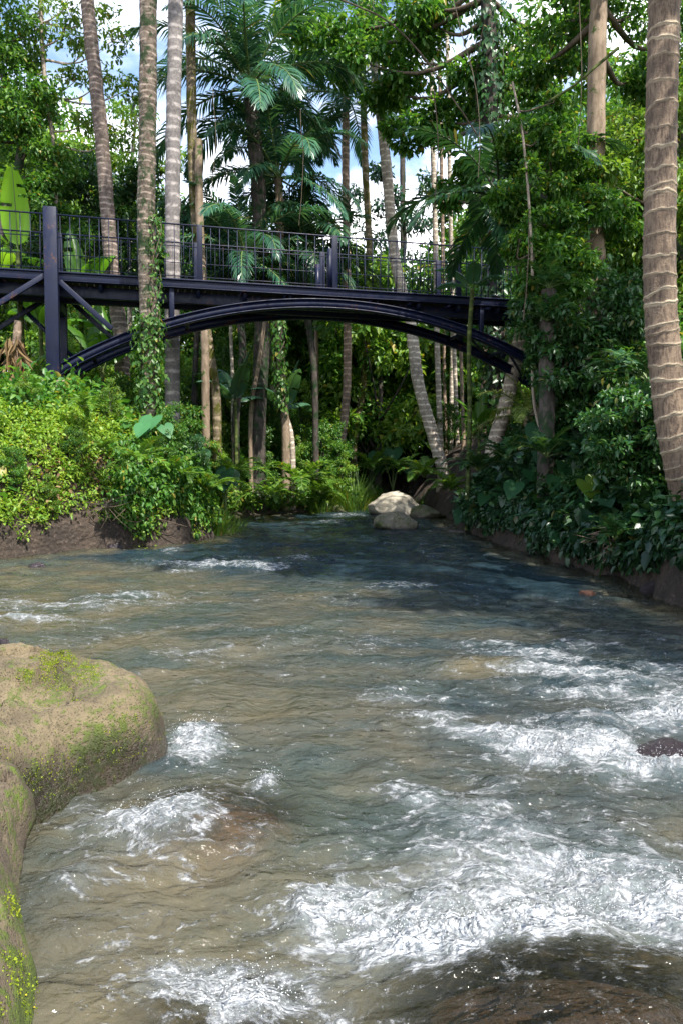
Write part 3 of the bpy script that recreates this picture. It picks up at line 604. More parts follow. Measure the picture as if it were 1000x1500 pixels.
def palm(path_px, Y0, Y1, r0, r1, mat, label, kind='coco', nf=15, s=1.0, seed=1, ring=.16, name='palm_tree', group=None, lo=0, hi=6, crown=True, sink=.3, step=.06, ringamp=.06, nseg=16, cat='palm tree'):
    Y0, Y1, r0, r1 = Y0*1.16, Y1*1.16, r0*1.16, r1*1.16; s *= 1.12
    q = land(path_px[0][0], Y0)/Y0; Y0, Y1, r0, r1, s = Y0*q, Y1*q, r0*q, r1*q, s*q**.7
    k = len(path_px); P = [at(px, py, Y0+(Y1-Y0)*i/(k-1)) for i, (px, py) in enumerate(path_px)]
    b0 = P[0].copy(); g = gz(b0[0], b0[1])
    if g < b0[2]-.05: P.insert(0, np.array([b0[0]+(b0[0]-P[1][0])*.05, b0[1], g-sink]))
    base = P[0]
    root = empty(name, base, label, cat, group)
    trunk_obj(root, base, P, r0, r1, mat, 'trunk', nseg, step, ring, ringamp, seed)
    if crown:
        crown_fronds(root, P[-1]-base, kind, nf, seed, s, lo, hi)
    return root, P
B = 'bark_'
palm([(180, 545), (176, 480), (165, 400), (150, 210), (128, 0), (104, -260)], 19, 20, .20, .16, M['bark_ring'], 'leaning brown ringed palm trunk behind the left bridge post', seed=3, s=.9, nf=9)
palm([(219, 600), (219, 480), (215, 330), (217, 150), (218, 0), (220, -200), (218, -420)], 14.9, 14.9, .185, .155, M['bark_vine'], 'straight palm trunk wrapped in vine standing before the bridge', seed=4, ring=.14, nf=9, s=.9)
palm([(253, 578), (253, 420), (254, 200), (258, 0), (262, -330)], 18, 18, .185, .165, M['bark_grey'], 'smooth grey straight palm trunk behind the bridge, beside mossy one', seed=5, ring=.3, ringamp=.02, nf=8, s=.9)
palm([(317, 590), (305, 500), (292, 380), (283, 250), (279, 0), (276, -260)], 20, 20, .125, .13, M['bark_moss'], 'thin mossy ochre palm trunk right of the grey one', seed=6, ring=0, nf=7, s=.8)
palm([(300, 480), (293, 330), (291, 205)], 21, 21, .12, .11, M['bark_tan'], 'broken pale trunk without crown behind the mossy palm', seed=8, ring=0, crown=False, name='dead_palm', cat='dead trunk')
palm([(378, 640), (384, 480), (380, 300), (372, 190), (367, 130)], 22, 22, .24, .20, M['bark_dark'], 'tall dark palm with wide blue green crown above the bridge middle', kind='teal', nf=28, seed=11, s=1.25)
palm([(418, 620), (408, 470), (410, 330), (408, 262)], 20.5, 20.5, .12, .11, M['bark_tan'], 'mid height palm with drooping crown under the tall dark palm', kind='teal', nf=22, seed=12, s=1.0)
palm([(346, 610), (356, 520), (352, 450), (360, 380)], 19.2, 19.2, .10, .10, M['bark_dark'], 'low palm with fronds arching over the bridge railing', kind='teal', nf=20, seed=13, s=.9)
palm([(462, 610), (458, 520), (447, 440), (446, 370)], 21.2, 21.2, .09, .09, M['bark_dark'], 'low bushy palm left of the bridge middle post', kind='areca', nf=18, seed=113, s=1.25)
palm([(499, 668), (508, 560), (508, 400), (506, 250), (506, 140)], 27, 27, .15, .13, M['bark_brown'], 'slim pale trunked palm standing at the river bend', kind='teal', nf=20, seed=14, s=1.2)
palm([(518, 650), (532, 560), (541, 400), (534, 230), (530, 60), (528, -40)], 29, 29, .14, .12, M['bark_moss'], 'thin mossy leaning trunk right of the slim pale palm', seed=15, kind='coco', ring=0, nf=8, s=.8)
palm([(648, 690), (634, 640), (612, 560), (600, 470), (578, 380), (564, 230), (545, 60), (540, -30)], 24, 25, .20, .15, M['bark_pale'], 'pale palm with a trunk that leans left as it rises', seed=16, kind='coco', ring=.2, nf=9, s=.9)
palm([(592, 600), (590, 430), (589, 200), (588, 0), (588, -80)], 24, 24, .09, .085, M['bark_dark'], 'very thin dark upright trunk behind the bridge railing', seed=17, kind='coco', ring=.25, nf=6, s=.6)
palm([(645, 660), (640, 520), (637, 350), (632, 150), (630, -60)], 26, 26, .10, .08, M['bark_pale'], 'slender pale trunk just right of the leaning palm', seed=18, ring=.22, nf=6, s=.6)
palm([(669, 640), (664, 500), (660, 360), (655, 100), (652, -80)], 27, 27, .08, .07, M['bark_pale'], 'slenderest pale trunk near the bridge end', seed=19, ring=.22, nf=6, s=.6)
palm([(652, 640), (649, 500), (647, 300), (640, -40)], 29, 29, .07, .07, M['bark_brown'], 'thin brown trunk between two slender pale trunks', seed=20, ring=.22, nf=6, s=.6)
palm([(722, 655), (738, 600), (752, 540), (765, 470), (772, 380)], 19.5, 19.5, .20, .17, M['bark_pale'], 'thick pale trunk leaning right under the bridge right end', seed=21, kind='areca', nf=7, ring=.16, s=.8)
# the big ringed palm at the right edge, with leaf scars as real steps in the trunk
def big_palm():
    px = [(1019, 752), (1000, 690), (985, 620), (974, 540), (967, 450), (965, 360), (967, 250), (969, 120), (972, 0), (974, -200), (973, -480)]
    P = [at(a, b_, 9.3) for a, b_ in px]; g = gz(P[0][0], P[0][1]); P.insert(0, np.array([P[0][0]+.25, P[0][1], min(g, P[0][2])-.3])); base = P[0]
    root = empty('palm_tree', base, 'thick pale ringed palm trunk at the right edge of the river', 'palm tree')
    C = spline(P, 1500); n = len(C); s = np.concatenate([[0], np.cumsum(np.linalg.norm(np.diff(C, axis=0), axis=1))]); ns = 56
    th = np.linspace(0, 2*math.pi, ns, endpoint=False); r_ = random.Random(3)
    r = np.interp(s, [0, 1.2, 3, 8, s[-1]], [.26, .205, .188, .175, .15])
    ring = [0.1]
    while ring[-1] < s[-1]: ring.append(ring[-1]+r_.choice([.12, .17, .22, .26, .31])*r_.uniform(.8, 1.1))
    ring = np.array(ring); wob = np.array([[r_.uniform(-.05, .05), r_.uniform(0, 6.28), r_.uniform(-.02, .02), r_.uniform(0, 6.28), r_.uniform(.018, .042), r_.uniform(.45, 1)] for _ in ring])
    S = np.broadcast_to(s[:, None], (n, ns)); scar = np.zeros((n, ns)); step = np.zeros((n, ns))
    wig = .014*vnoise(np.stack([np.cos(th)*2.5, np.sin(th)*2.5, th*0], -1)[None]+np.stack([0*s, 0*s, np.floor(s*4)*3.7], -1)[:, None]*0, 3)
    for k, zc in enumerate(ring):
        a, p1, b_, p2, w, st = wob[k]
        zz = zc+a*np.cos(th+p1)*.8+b_*np.cos(2*th+p2)+.016*vnoise(np.stack([np.cos(th)*3+k*7, np.sin(th)*3, th*0], -1), 5)
        d = S-zz[None]
        wv_ = w*(1+.5*vnoise(np.stack([np.cos(th)*2+k*3, np.sin(th)*2, th*0+9], -1), 6))
        scar = np.maximum(scar, st*np.exp(-(d/wv_[None])**2)); step += .010*np.exp(-np.maximum(d, 0)/.05)*(d > 0)+.006*np.exp(-(d/.018)**2)
    nz = fbm(np.stack([np.cos(th)[None]+0*S, np.sin(th)[None]+0*S, S*1.1], -1)*1.3, 4, 8)
    rad = r[:, None]*(1+.05*nz)+step
    V, Q = tube(C-base, rad, ns)
    m, nt = newmat('ringed_bark'); tc = N(nt, 'ShaderNodeTexCoord'); ob = tc.outputs['Object']; a_ = N(nt, 'ShaderNodeAttribute'); a_.attribute_name = 'scar'
    mp = N(nt, 'ShaderNodeMapping'); nt.links.new(ob, mp.inputs[0]); mp.inputs['Scale'].default_value = (1, 1, .22)
    mp2 = N(nt, 'ShaderNodeMapping'); nt.links.new(ob, mp2.inputs[0]); mp2.inputs['Scale'].default_value = (.35, .35, 1.6)
    n1 = noise(nt, mp.outputs[0], 34, 6, .7); n2 = noise(nt, ob, 2.4, 5, .6); n3 = noise(nt, mp2.outputs[0], 9, 5, .7); n4 = noise(nt, ob, 40, 5, .7)
    col = mixc(nt, maprange(nt, n2, .3, .7), (.10, .068, .045), (.23, .165, .11))
    col = mixc(nt, maprange(nt, n1, .44, .60, 0, .8), col, (.06, .038, .026))
    col = mixc(nt, maprange(nt, n3, .55, .75, 0, .5), col, (.36, .28, .2))
    col = mixc(nt, maprange(nt, n4, .6, .72, 0, .5), col, (.06, .04, .03))
    col = mixc(nt, maprange(nt, math_(nt, 'MULTIPLY', a_.outputs['Fac'], math_(nt, 'ADD', math_(nt, 'MULTIPLY', n2, 1.3), math_(nt, 'MULTIPLY', n4, .9))), .25, .85), col, (.40, .325, .225))
    pb = N(nt, 'ShaderNodeBsdfPrincipled'); nt.links.new(col, pb.inputs['Base Color']); pb.inputs['Roughness'].default_value = .85
    bp = N(nt, 'ShaderNodeBump'); bp.inputs['Strength'].default_value = .6; bp.inputs['Distance'].default_value = .02; nt.links.new(math_(nt, 'ADD', n1, n4), bp.inputs['Height']); nt.links.new(bp.outputs[0], pb.inputs['Normal']); out(nt, pb.outputs[0])
    link('trunk', mesh('trunk', V, Q, m, True, {'scar': scar.ravel()}), root)
    crown_fronds(root, C[-1]-base, 'coco', 16, 33, 1.0)
big_palm()

# ------------------------------------------------------------------ bridge
def bridge():
    A0 = at(81, 555, 17.98); rz = math.atan(.25)
    root = empty('footbridge', A0, 'dark blue painted steel arch footbridge crossing the river', 'bridge', rz=rz, scale=1.2)
    L = 11.55; W = 1.25; zd = 2.12; pm = M['paint']; bay = L/4       # deck top above the foot
    mb = MB()                                    # deck boards
    x = -4.2
    while x < L+1.2: mb.box((x, .10, zd-.045), (x+.135, W-.10, zd-.012)); x += .145
    mb.build('deck', M['planks'], root)
    for y in (0, W):
        g = MB(); g.box((-4.2, y-.05, zd-.165), (L+1.4, y+.05, zd-.035)); g.box((-4.2, y-.085, zd-.032), (L+1.4, y+.085, zd)); g.box((-4.2, y-.075, zd-.185), (L+1.4, y+.075, zd-.168))
        g.build('girder', pm, root, bevel=.006)
    for i in range(17):
        xx = -4.0+i*.98
        MB().box((xx-.04, .06, zd-.30), (xx+.04, W-.06, zd-.05)).build('cross_beam', pm, root)
    for y in (.32, W-.32):
        MB().box((-4.2, y-.05, zd-.42), (L+1.3, y+.05, zd-.19)).build('stringer', pm, root, bevel=.005)
    def az(t): return .10+(zd-.43)*np.power(np.clip(4*t*(1-t), 0, 1), .9)
    ts = np.linspace(0, 1, 61)
    for y in (.02, W-.02):
        C = np.stack([ts*L, 0*ts+y, az(ts)], -1); T = norm(np.gradient(C, axis=0)); U = np.stack([-T[:, 2], 0*ts, T[:, 0]], -1); S = np.array([0, 1.0, 0])
        a = MB()
        for w, h0, h1 in ((.10, -.075, .075), (.17, .077, .10), (.17, -.10, -.077)):
            Vv = np.stack([C+S*sx_*w/2+U*h for sx_, h in ((-1, h0), (1, h0), (1, h1), (-1, h1))], 1).reshape(-1, 3)
            i = np.arange(len(ts)-1)[:, None]; j = np.arange(4)[None]; jj = (j+1) % 4
            a.add(Vv, np.stack([i*4+j+0*jj, i*4+jj, (i+1)*4+jj, (i+1)*4+j+0*jj], -1).reshape(-1, 4))
        a.build('arch_rib', pm, root)
    for t in (.06, .14, .23, .77, .86, .94):      # braces between the two ribs
        MB().box((t*L-.035, .075, az(t)-.035), (t*L+.035, W-.075, az(t)+.035)).build('cross_brace', pm, root)
    for t in (.06, .77, .86):
        MB().bar((t*L, .09, az(t)), ((t+.085)*L, W-.09, az(t+.085)), .05, .05).build('cross_brace', pm, root)
    for y in (.02, W-.02):
        for t in (.2, .8):
            z0 = float(az(t))+.102; MB().box((t*L-.05, y-.04, z0), (t*L+.05, y+.04, zd-.19)).build('strut', pm, root, bevel=.005)
    # end towers
    for xx in (0, L):
        tp = MB().box((xx-.125, -.30, -.05), (xx+.125, -.088, zd+1.18)); tp.build('tower_post', pm, root, bevel=.008)
        tp = MB().box((xx-.10, W+.088, -.05), (xx+.10, W+.28, zd+.02 if xx == 0 else zd+1.15)); tp.build('tower_post', pm, root, bevel=.008)
        MB().box((xx-.09, -.085, zd-.62), (xx+.09, W+.085, zd-.43)).build('cross_beam', pm, root)
        MB().box((xx-.09, -.085, .02), (xx+.09, W+.085, .018+.10)).build('cross_beam', pm, root)
        MB().box((xx-.24, -.36, -.75), (xx+.24, W+.34, -.055)).build('footing', M['concrete'], root, bevel=.02)
    for y in (-.14, W+.14):
        MB().bar((.14, y, zd-.22), (1.12, y, zd-1.10), .07, .10).build('diagonal_brace', pm, root, bevel=.005)
        MB().bar((-.14, y, zd-.12), (-1.75, y, zd-1.25), .07, .10).build('diagonal_brace', pm, root, bevel=.005)
        MB().bar((L-.14, y, zd-.22), (L-1.12, y, zd-1.10), .07, .10).build('diagonal_brace', pm, root, bevel=.005)
    MB().bar((.24, W+.18, .62), (-.85, W+.18, zd-.42), .07, .09).build('diagonal_brace', pm, root)
    # railings: handrail and mid rail per side, posts, thin uprights
    posts = [-bay*1.4, -bay*.7]+[bay*i for i in range(0, 5)]
    for y, far in ((0.0, 0), (W, 1)):
        for z, r in ((zd+1.12, .015), (zd+.68, .008), (zd+.07, .008)):
            MB().bar((-4.2, y, z), (L+1.2, y, z), r*2, r*1.6).build('handrail' if z > zd+1 else 'rail', pm, root)
        for i, px in enumerate(posts):
            if px in (0, L) and not far: continue
            w = .055 if i != 4 else .065
            MB().box((px-w, y-.03, zd+.002), (px+w, y+.03, zd+1.14)).build('railing_post', pm, root, bevel=.005)
            if i in (2, 4): MB().box((px-.16, y-.05, zd+.002), (px-.06, y+.02, zd+(.8 if i == 2 else .85))).build('railing_post', pm, root)
        far_mb = MB(); x = -4.1; k = 0
        while x < L+.9:
            if min(abs(x-q) for q in posts) > .08:
                if far: far_mb.box((x-.0045, y-.0045, zd+.005), (x+.0045, y+.0045, zd+1.11))
                else: MB().box((x-.008, y-.008, zd+.005), (x+.008, y+.008, zd+1.11)).build('baluster', pm, root)
            x += .185
        if far:
            o = far_mb.build('baluster', pm, root); o['kind'] = 'stuff'
    return root
bridge()

# ------------------------------------------------------------------ broadleaf trees
def tree(label, base_xy, clumps, mat, leafL, per=90, trunk=None, tr=(.16, .06), tmat=None, seed=0, kind='oval', name='broadleaf_tree', group=None, sub=9, cat='tree', wl=.45, twig=None, flat=.55, down=.35):
    """clumps: (centre, radius) of foliage masses in world space; limbs reach each of them"""
    bx, by = base_xy; base = np.array([bx, by, gz(bx, by)-.2]); rs = np.random.RandomState(seed+77)
    root = empty(name, base, label, cat, group)
    cs = np.array([c for c, r in clumps]); top = cs[:, 2].max()
    if trunk is None:
        q = cs.mean(0); trunk = [base, base*.6+np.array([q[0], q[1], 0])*.4+np.array([0, 0, base[2]*.0+(q[2]-base[2])*.55+base[2]*.4]), q, cs[cs[:, 2].argmax()]]
        trunk[1] = base+(q-base)*np.array([.35, .35, .55])
    else: trunk = [base]+[np.asarray(p) for p in trunk]
    trunk_obj(root, base, trunk, tr[0], tr[1], tmat or M['bark_dark'], 'trunk', 10, .25, 0, 0, seed)
    tp = spline(np.array(trunk), 40); bm_ = MB(); C = []; Rr = []
    for c, r in clumps:
        sub_c = ell_clusters(c, r, r*.75, sub, rs.randint(1 << 30), .3); C.append(sub_c); Rr.append(np.full(sub, r*.5))
        low = tp[tp[:, 2] < c[2]-.2] if (tp[:, 2] < c[2]-.2).any() else tp[:1]
        j = low[np.linalg.norm(low-c, axis=1).argmin()]
        mid = (j+c)/2+np.array([0, 0, -.15*np.linalg.norm(c-j)])+rs.randn(3)*.1
        bm_.tube(spline([j, mid, c], 9)-base, np.linspace(max(tr[1]*.55, .02), .012, 9), 6)
        for k in range(0, sub, 2): bm_.tube(spline([c, (c+sub_c[k])/2+rs.randn(3)*.05*r, sub_c[k]], 5)-base, np.linspace(.014, .005, 5), 4)
    bm_.build('branch', twig or M['twig'], root, True)
    V, T = clump_leaves(np.concatenate(C)-base, np.concatenate(Rr), per, leafL, seed, kind, flat, down, wl)
    link('crown', mesh('crown', V, T, mat), root)
    return root
def cl(lst, Y): return [(at(px, py, Y+(e[0] if e else 0)), r) for px, py, r, *e in lst]

# right bank: vine-hung dark tree whose crown roofs the river
t1 = [at(728, 640, 24.5), at(724, 400, 24.5), at(718, 200, 24.5), at(714, 0, 24.5), at(700, -260, 25), at(670, -420, 25)]
tree('dark vine hung tree leaning over the river from behind the bridge end', (t1[0][0], 24.5), cl([(470, 60, 1.23, 2), (540, 30, 1.30, 2), (600, 90, 1.30, 1), (560, 130, 0.91, 2), (640, 40, 1.30), (690, 130, 1.04), (650, 180, 1.04, 1), (600, 195, 0.78, 1), (760, 60, 1.30), (780, 160, 1.17), (720, 240, 0.91), (690, 250, 0.65, 1), (820, 40, 1.30, 1), (430, 30, 1.04, 3), (520, 90, 1.04, 1), (610, 10, 1.30), (840, 110, 1.17), (740, 120, 1.17), (660, 290, 0.65, 1), (720, 330, 0.78)], 25.5), M['mid_leaf'], .25, 110, t1[1:], (.30, .2), M['bark_dark'], 101)
# unseen tree above the frame, clumps placed for the shade they cast; then neighbours
tree('unseen spreading tree on the near right bank, crown shaped to shade the water', (7.6, 6.2), [((7.9, .8, 12.6), 1.6), ((9.3, 2.4, 13), 1.5), ((5.9, 3.4, 12.8), 1.4), ((5.4, 5.6, 13.2), 1.6), ((4.6, 7.2, 13.5), 1.7), ((6.8, 8.4, 13.8), 1.8), ((8.3, 8.9, 13.4), 1.8), ((3.5, 8.8, 13.6), 1.6), ((5.6, 10.6, 14), 1.8), ((3.0, 11.4, 14), 1.6), ((8.0, 11.0, 13), 1.8), ((1.8, 12.8, 14.4), 1.5)], M['mid_leaf'], .17, 170, [(7.6, 6.3, 6), (7.2, 6.6, 9.5), (5.8, 7.5, 12.6)], (.34, .14), M['bark_dark'], 102, sub=11)
t2 = [at(873, 560, 16), at(872, 300, 16), at(873, 120, 16), at(876, 0, 16), at(880, -220, 16)]
tree('tall straight pale trunked tree behind the right bank thicket', (t2[0][0], 16), cl([(830, 30, .9, 1), (930, 20, 1.0, 1), (900, -90, 1.4), (980, 60, .9, 2), (840, -120, 1.2), (800, 90, .7, 2), (920, 120, .7, 2)], 16), M['mid_leaf'], .16, 110, t2[1:], (.21, .17), M['bark_tan'], 103)
tree('dense leafy tree right of the pale trunked tree', (8.6, 17), cl([(930, 200, .9), (960, 290, .9), (920, 300, .8), (985, 180, 1.0), (900, 350, .8), (950, 390, .9), (990, 340, .9), (1010, 260, 1), (880, 260, .6, -1), (980, 440, .8), (1020, 400, 1), (1040, 120, 1.2)], 17), M['light_leaf'], .15, 130, None, (.15, .08), None, 104)
tree('small leafed tree filling the thicket over the bridge end', (5.4, 16), cl([(800, 210, .7), (770, 290, .65), (850, 240, .6, 1), (830, 320, .7), (790, 380, .6), (800, 410, .5), (850, 390, .6), (890, 330, .6, 1), (740, 300, .35), (810, 280, .6, 1), (770, 230, .5, 1), (760, 350, .4), (860, 300, .6), (800, 450, .4), (830, 440, .5)], 15), M['mid_leaf'], .125, 160, None, (.10, .05), None, 105)
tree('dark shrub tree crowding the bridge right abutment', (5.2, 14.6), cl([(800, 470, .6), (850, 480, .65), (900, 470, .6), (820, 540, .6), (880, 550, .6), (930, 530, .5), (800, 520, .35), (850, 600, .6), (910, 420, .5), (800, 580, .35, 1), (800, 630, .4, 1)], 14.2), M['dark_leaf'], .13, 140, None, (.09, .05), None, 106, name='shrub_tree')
tree('shaded bush at the foot of the ringed palm', (5.2, 10.5), cl([(930, 640, .5), (900, 600, .45), (960, 600, .5), (940, 690, .45), (990, 720, .5), (890, 660, .4), (960, 740, .4)], 10.5), M['dark_leaf'], .10, 150, None, (.05, .03), None, 107, name='bush', cat='bush')
tree('slender sapling with thin pale stem over the right bank', (4.4, 14.8), cl([(775, 260, .35), (790, 320, .3), (760, 350, .3), (800, 370, .3), (770, 420, .25), (790, 200, .35), (750, 190, .35), (810, 150, .3)], 14.3), M['mid_leaf'], .12, 60, [at(783, 600, 14.6), at(780, 450, 14.4), at(776, 330, 14.2), at(765, 200, 14), at(750, 120, 14)], (.035, .018), M['pale_twig'], 108, name='sapling', sub=6)
# left side
tree('dark green tree massed at the left edge', (-10.8, 22), cl([(10, 130, 1.2), (40, 210, 1.1), (5, 290, 1.2), (60, 300, 1.0), (20, 60, 1.0), (90, 260, .8, 2), (-40, 180, 1.4), (-30, 30, 1.2), (100, 330, .9, 1), (30, 160, 1.2), (50, 250, 1.2)], 23.5), M['mid_leaf'], .16, 170, None, (.2, .1), None, 120)
e0 = [at(83, 400, 24), at(82, 300, 24), at(80, 225, 24), at(70, 150, 24), at(62, 60, 24), at(60, -20, 24)]
tree('slender white stemmed tree with sparse airy leaves', (e0[0][0], 24), cl([(60, 20, .7), (95, 50, .7), (130, 70, .6), (150, 120, .6), (110, 120, .55), (170, 190, .5), (40, 90, .6), (125, 180, .45), (60, 150, .45), (165, 60, .6), (190, 130, .5), (100, 10, .7), (140, 15, .6), (30, 30, .7)], 24), M['light_leaf'], .17, 22, e0, (.085, .06), M['pale_twig'], 121, twig=M['pale_twig'])
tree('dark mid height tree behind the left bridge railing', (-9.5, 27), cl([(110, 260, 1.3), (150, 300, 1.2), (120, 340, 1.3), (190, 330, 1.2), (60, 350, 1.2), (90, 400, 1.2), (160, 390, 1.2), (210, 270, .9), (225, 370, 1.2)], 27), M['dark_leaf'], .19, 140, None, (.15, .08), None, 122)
tree('thin yellow green tree between the leaning and vine palms', (-8.8, 31), cl([(180, 220, 1.0), (200, 170, .9), (170, 270, 1.0), (205, 260, 1.0), (185, 320, 1.0), (150, 210, .8), (215, 310, 1), (240, 240, .8)], 31), M['light_leaf'], .20, 55, None, (.11, .06), M['bark_pale'], 123)
tree('grey green tree seen between grey trunk and dark palm', (-5.6, 28), cl([(320, 320, 1.1), (290, 350, 1.1), (330, 390, 1.1), (270, 310, 1.0), (300, 400, 1.1)], 28), M['teal_leaf'], .19, 90, None, (.13, .07), None, 124)
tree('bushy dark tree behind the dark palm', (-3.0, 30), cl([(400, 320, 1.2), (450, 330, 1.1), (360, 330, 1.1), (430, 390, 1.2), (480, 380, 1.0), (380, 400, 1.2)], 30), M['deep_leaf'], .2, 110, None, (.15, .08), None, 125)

# ------------------------------------------------------------------ shared background vegetation
def crown_variant(seed, h, rx, n, per, L, mat, kind='diamond', flat=.7):
    C = ell_clusters((0, 0, h*.6), rx, h*.42, n, seed, .25)
    V, T = clump_leaves(C, np.full(n, rx*.30), per, L, seed, kind, flat); me = mesh('crown', V, T, mat)
    P = spline([(0, 0, -.3), (.1*rx, 0, h*.35), (0, .1*rx, h*.85)], 14); mb = MB(); mb.tube(P, np.linspace(.018*h, .004*h, 14), 8)
    rs = np.random.RandomState(seed)
    for k in range(0, n, 3):
        j = P[int(np.clip(C[k, 2]/h*12-2, 2, 12))]; mb.tube(spline([j, (j+C[k])/2+rs.randn(3)*.1, C[k]], 6), np.linspace(.006*h, .002*h, 6), 5)
    return me, mb.me('trunk', M['bark_dark'], True)
BIG = [crown_variant(200+i, 15, 3.3, 60, 170, .34, M[k]) for i, k in enumerate(['dark_leaf', 'mid_leaf', 'light_leaf', 'deep_leaf'])]
SMALL = [crown_variant(220+i, 4.5, 1.25, 30, 120, .17, M[k]) for i, k in enumerate(['dark_leaf', 'mid_leaf', 'light_leaf', 'mid_leaf'])]
SHORE = []
def inst(kind, var, x, y, s, label, group, name, cat, sz=1.0, rz=None):
    z = gz(x, y); rz = rnd.uniform(0, 6.28) if rz is None else rz
    root = empty(name, (x, y, z-.1), label, cat, group, rz)
    root.scale = (s, s, s*sz)
    c_, t_ = kind[var]; link('crown', c_, root); link('trunk', t_, root); return root
r2 = random.Random(99)
def px_to_x(px, Y): return (px-500)/F_PX*Y
# far forest wall: tall at both sides, lower in the gap right of centre
for row, (Y, sp, base_h) in enumerate(((38, 64, 10), (46, 54, 12), (57, 48, 14))):
    px = -120
    while px < 1120:
        y = Y+r2.uniform(-2.5, 2.5); x = px_to_x(px+r2.uniform(-14, 14), y)
        if xl(y)-1 < x < xr(y)+1: px += sp; continue
        top = np.interp(px, [-120, 60, 160, 250, 330, 480, 540, 690, 740, 1120], [110, 180, 330, 320, 330, 350, 460, 460, 180, 60])+r2.uniform(-25, 25)
        h = 1.6+(690-top)/F_PX*y-4; s = max(.35, h/15)
        inst(BIG, r2.choice([0, 1, 1, 2, 2, 1]), x, y, s*r2.uniform(.92, 1.05), 'leafy tree in the forest closing the view behind the bridge', 'trees of the forest behind the bridge', 'forest_tree', 'tree', 1.0)
        px += sp*r2.uniform(.85, 1.15)
# low trees and bushes under and behind the bridge
for i in range(74):
    px = r2.uniform(95, 720); Y = r2.uniform(20, 36); x = px_to_x(px, Y)
    s_ = max(xl(Y)-x, x-xr(Y))
    if s_ < 1.0: continue
    s = r2.uniform(.55, 1.0)*(.75 if s_ < 3 else 1.05)
    inst(SMALL, r2.choice([1, 1, 2, 2, 3]), x, Y, s, 'bush in the undergrowth below and behind the bridge', 'bushes in the undergrowth behind the bridge', 'bush', 'bush')
for i in range(70):
    px = r2.uniform(430, 780); Y = r2.uniform(34, 54); x = px_to_x(px, Y)
    if xl(Y)-.3 < x < xr(Y)+.3: continue
    inst(SMALL, r2.choice([1, 1, 2, 2, 3]), x, Y, r2.uniform(1.3, 2.5), 'leafy thicket bush closing the gap beyond the river bend', 'bushes beyond the river bend', 'bush', 'bush')
for i in range(22):
    px = r2.uniform(690, 1040); Y = r2.uniform(18, 30); x = px_to_x(px, Y)
    if x-xr(Y) < 1.5 or (px < 815 and Y < 25.5): continue
    inst(SMALL, r2.choice([0, 0, 1, 3]), x, Y, r2.uniform(.9, 1.6), 'shaded bush in the thicket behind the right bank', 'bushes in the right bank thicket', 'bush', 'bush')

tree('airy grey green tree in the pale gap above the bridge end', (1.6, 38), cl([(520, 300, 1.0), (540, 350, 1.1), (575, 300, .9), (560, 400, 1.1), (610, 330, 1.0), (640, 380, 1.1), (590, 390, 1.1), (530, 410, 1.2), (660, 320, .9), (625, 270, .7), (555, 250, .7), (680, 400, 1.1), (620, 420, 1.2)], 38), M['teal_leaf'], .26, 34, None, (.15, .08), None, 126)
SLIM = [([(341, 560), (339, 500), (338, 430)], 27, .07, 'short slim pale trunk behind the arch, left of the dark palm'), ([(368, 610), (380, 530), (392, 440)], 24.5, .085, 'pale dead trunk leaning right beside the dark palm'), ([(462, 630), (464, 540), (463, 430)], 33, .10, 'slim mossy trunk under the arch crown'), ([(478, 620), (476, 540), (479, 430)], 36, .12, 'straight brown trunk deep in the forest under the arch crown'), ([(600, 650), (584, 570), (566, 470)], 31, .085, 'thin grey trunk leaning left right of the arch crown'), ([(660, 620), (661, 540), (663, 430)], 33, .10, 'slim pale trunk deep behind the bridge end'), ([(678, 640), (676, 580), (674, 470)], 30, .08, 'thin tan trunk beside the green cane'), ([(706, 630), (709, 560), (712, 470)], 28, .16, 'rough brown trunk right of the green cane'), ([(428, 650), (415, 600), (396, 560)], 25.5, .12, 'short thick pale banana trunk leaning left by the far shore'), ([(548, 620), (546, 540), (549, 430)], 40, .12, 'slim trunk far beyond the river bend')]
for k, (pp, Y, r, lab) in enumerate(SLIM):
    Y = land(pp[0][0], Y); P = [at(a, b_, Y) for a, b_ in pp]; base = np.array([P[0][0], P[0][1], min(P[0][2], gz(P[0][0], P[0][1]))-.2])
    top = [(P[-1]+np.array([dx, dy, dz]), .55) for dx, dy, dz in ((.2, 0, 1.2), (-.5, .3, .9), (.5, -.2, .6))] if k != 8 else [(P[-1]+np.array([0, 0, .1]), .3), (P[-1]+np.array([.3, 0, .2]), .3), (P[-1]+np.array([-.3, .1, .25]), .3)]
    tree(lab, (base[0], base[1]), top, M['mid_leaf'], .17, 60, P+[top[0][0]], (r, r*.8), M[['bark_pale', 'bark_tan', 'bark_tan', 'bark_brown', 'bark_grey', 'bark_pale', 'bark_tan', 'bark_brown', 'bark_pale', 'bark_tan'][k]], 700+k, name='slim_tree', sub=6)
r3 = random.Random(31)
for px, py, Y, v, sc_ in [(40, 620, 15.2, 2, .24), (110, 640, 14.9, 1, .22), (165, 600, 16.4, 2, .26), (250, 620, 17.0, 1, .34), (280, 680, 17.2, 0, .36), (240, 690, 16.2, 1, .30), (305, 650, 18.6, 1, .42), (190, 720, 15.4, 2, .22), (70, 690, 14.0, 2, .20), (20, 700, 13.8, 1, .20), (320, 620, 19.5, 2, .5), (290, 600, 20, 1, .5)]:
    Y = land(px, Y, .3); inst(SMALL, v, px_to_x(px, Y), Y, sc_*r3.uniform(.9, 1.15), 'leafy bush among the creepers of the sunlit left bank', 'bushes on the left bank', 'bank_bush', 'bush')
for i in range(46):
    Y = r3.uniform(19.5, 30.5); x = float(xl(Y))-r3.uniform(.7, 3.2)
    if px_to_x(1, Y) and not 285 < x/Y*F_PX+500 < 560: continue
    inst(SMALL, r3.choice([1, 2, 2, 3]), x, Y, r3.uniform(.28, .52), 'bright leafy bush along the far left shore', 'bushes along the far left shore', 'shore_bush', 'bush')

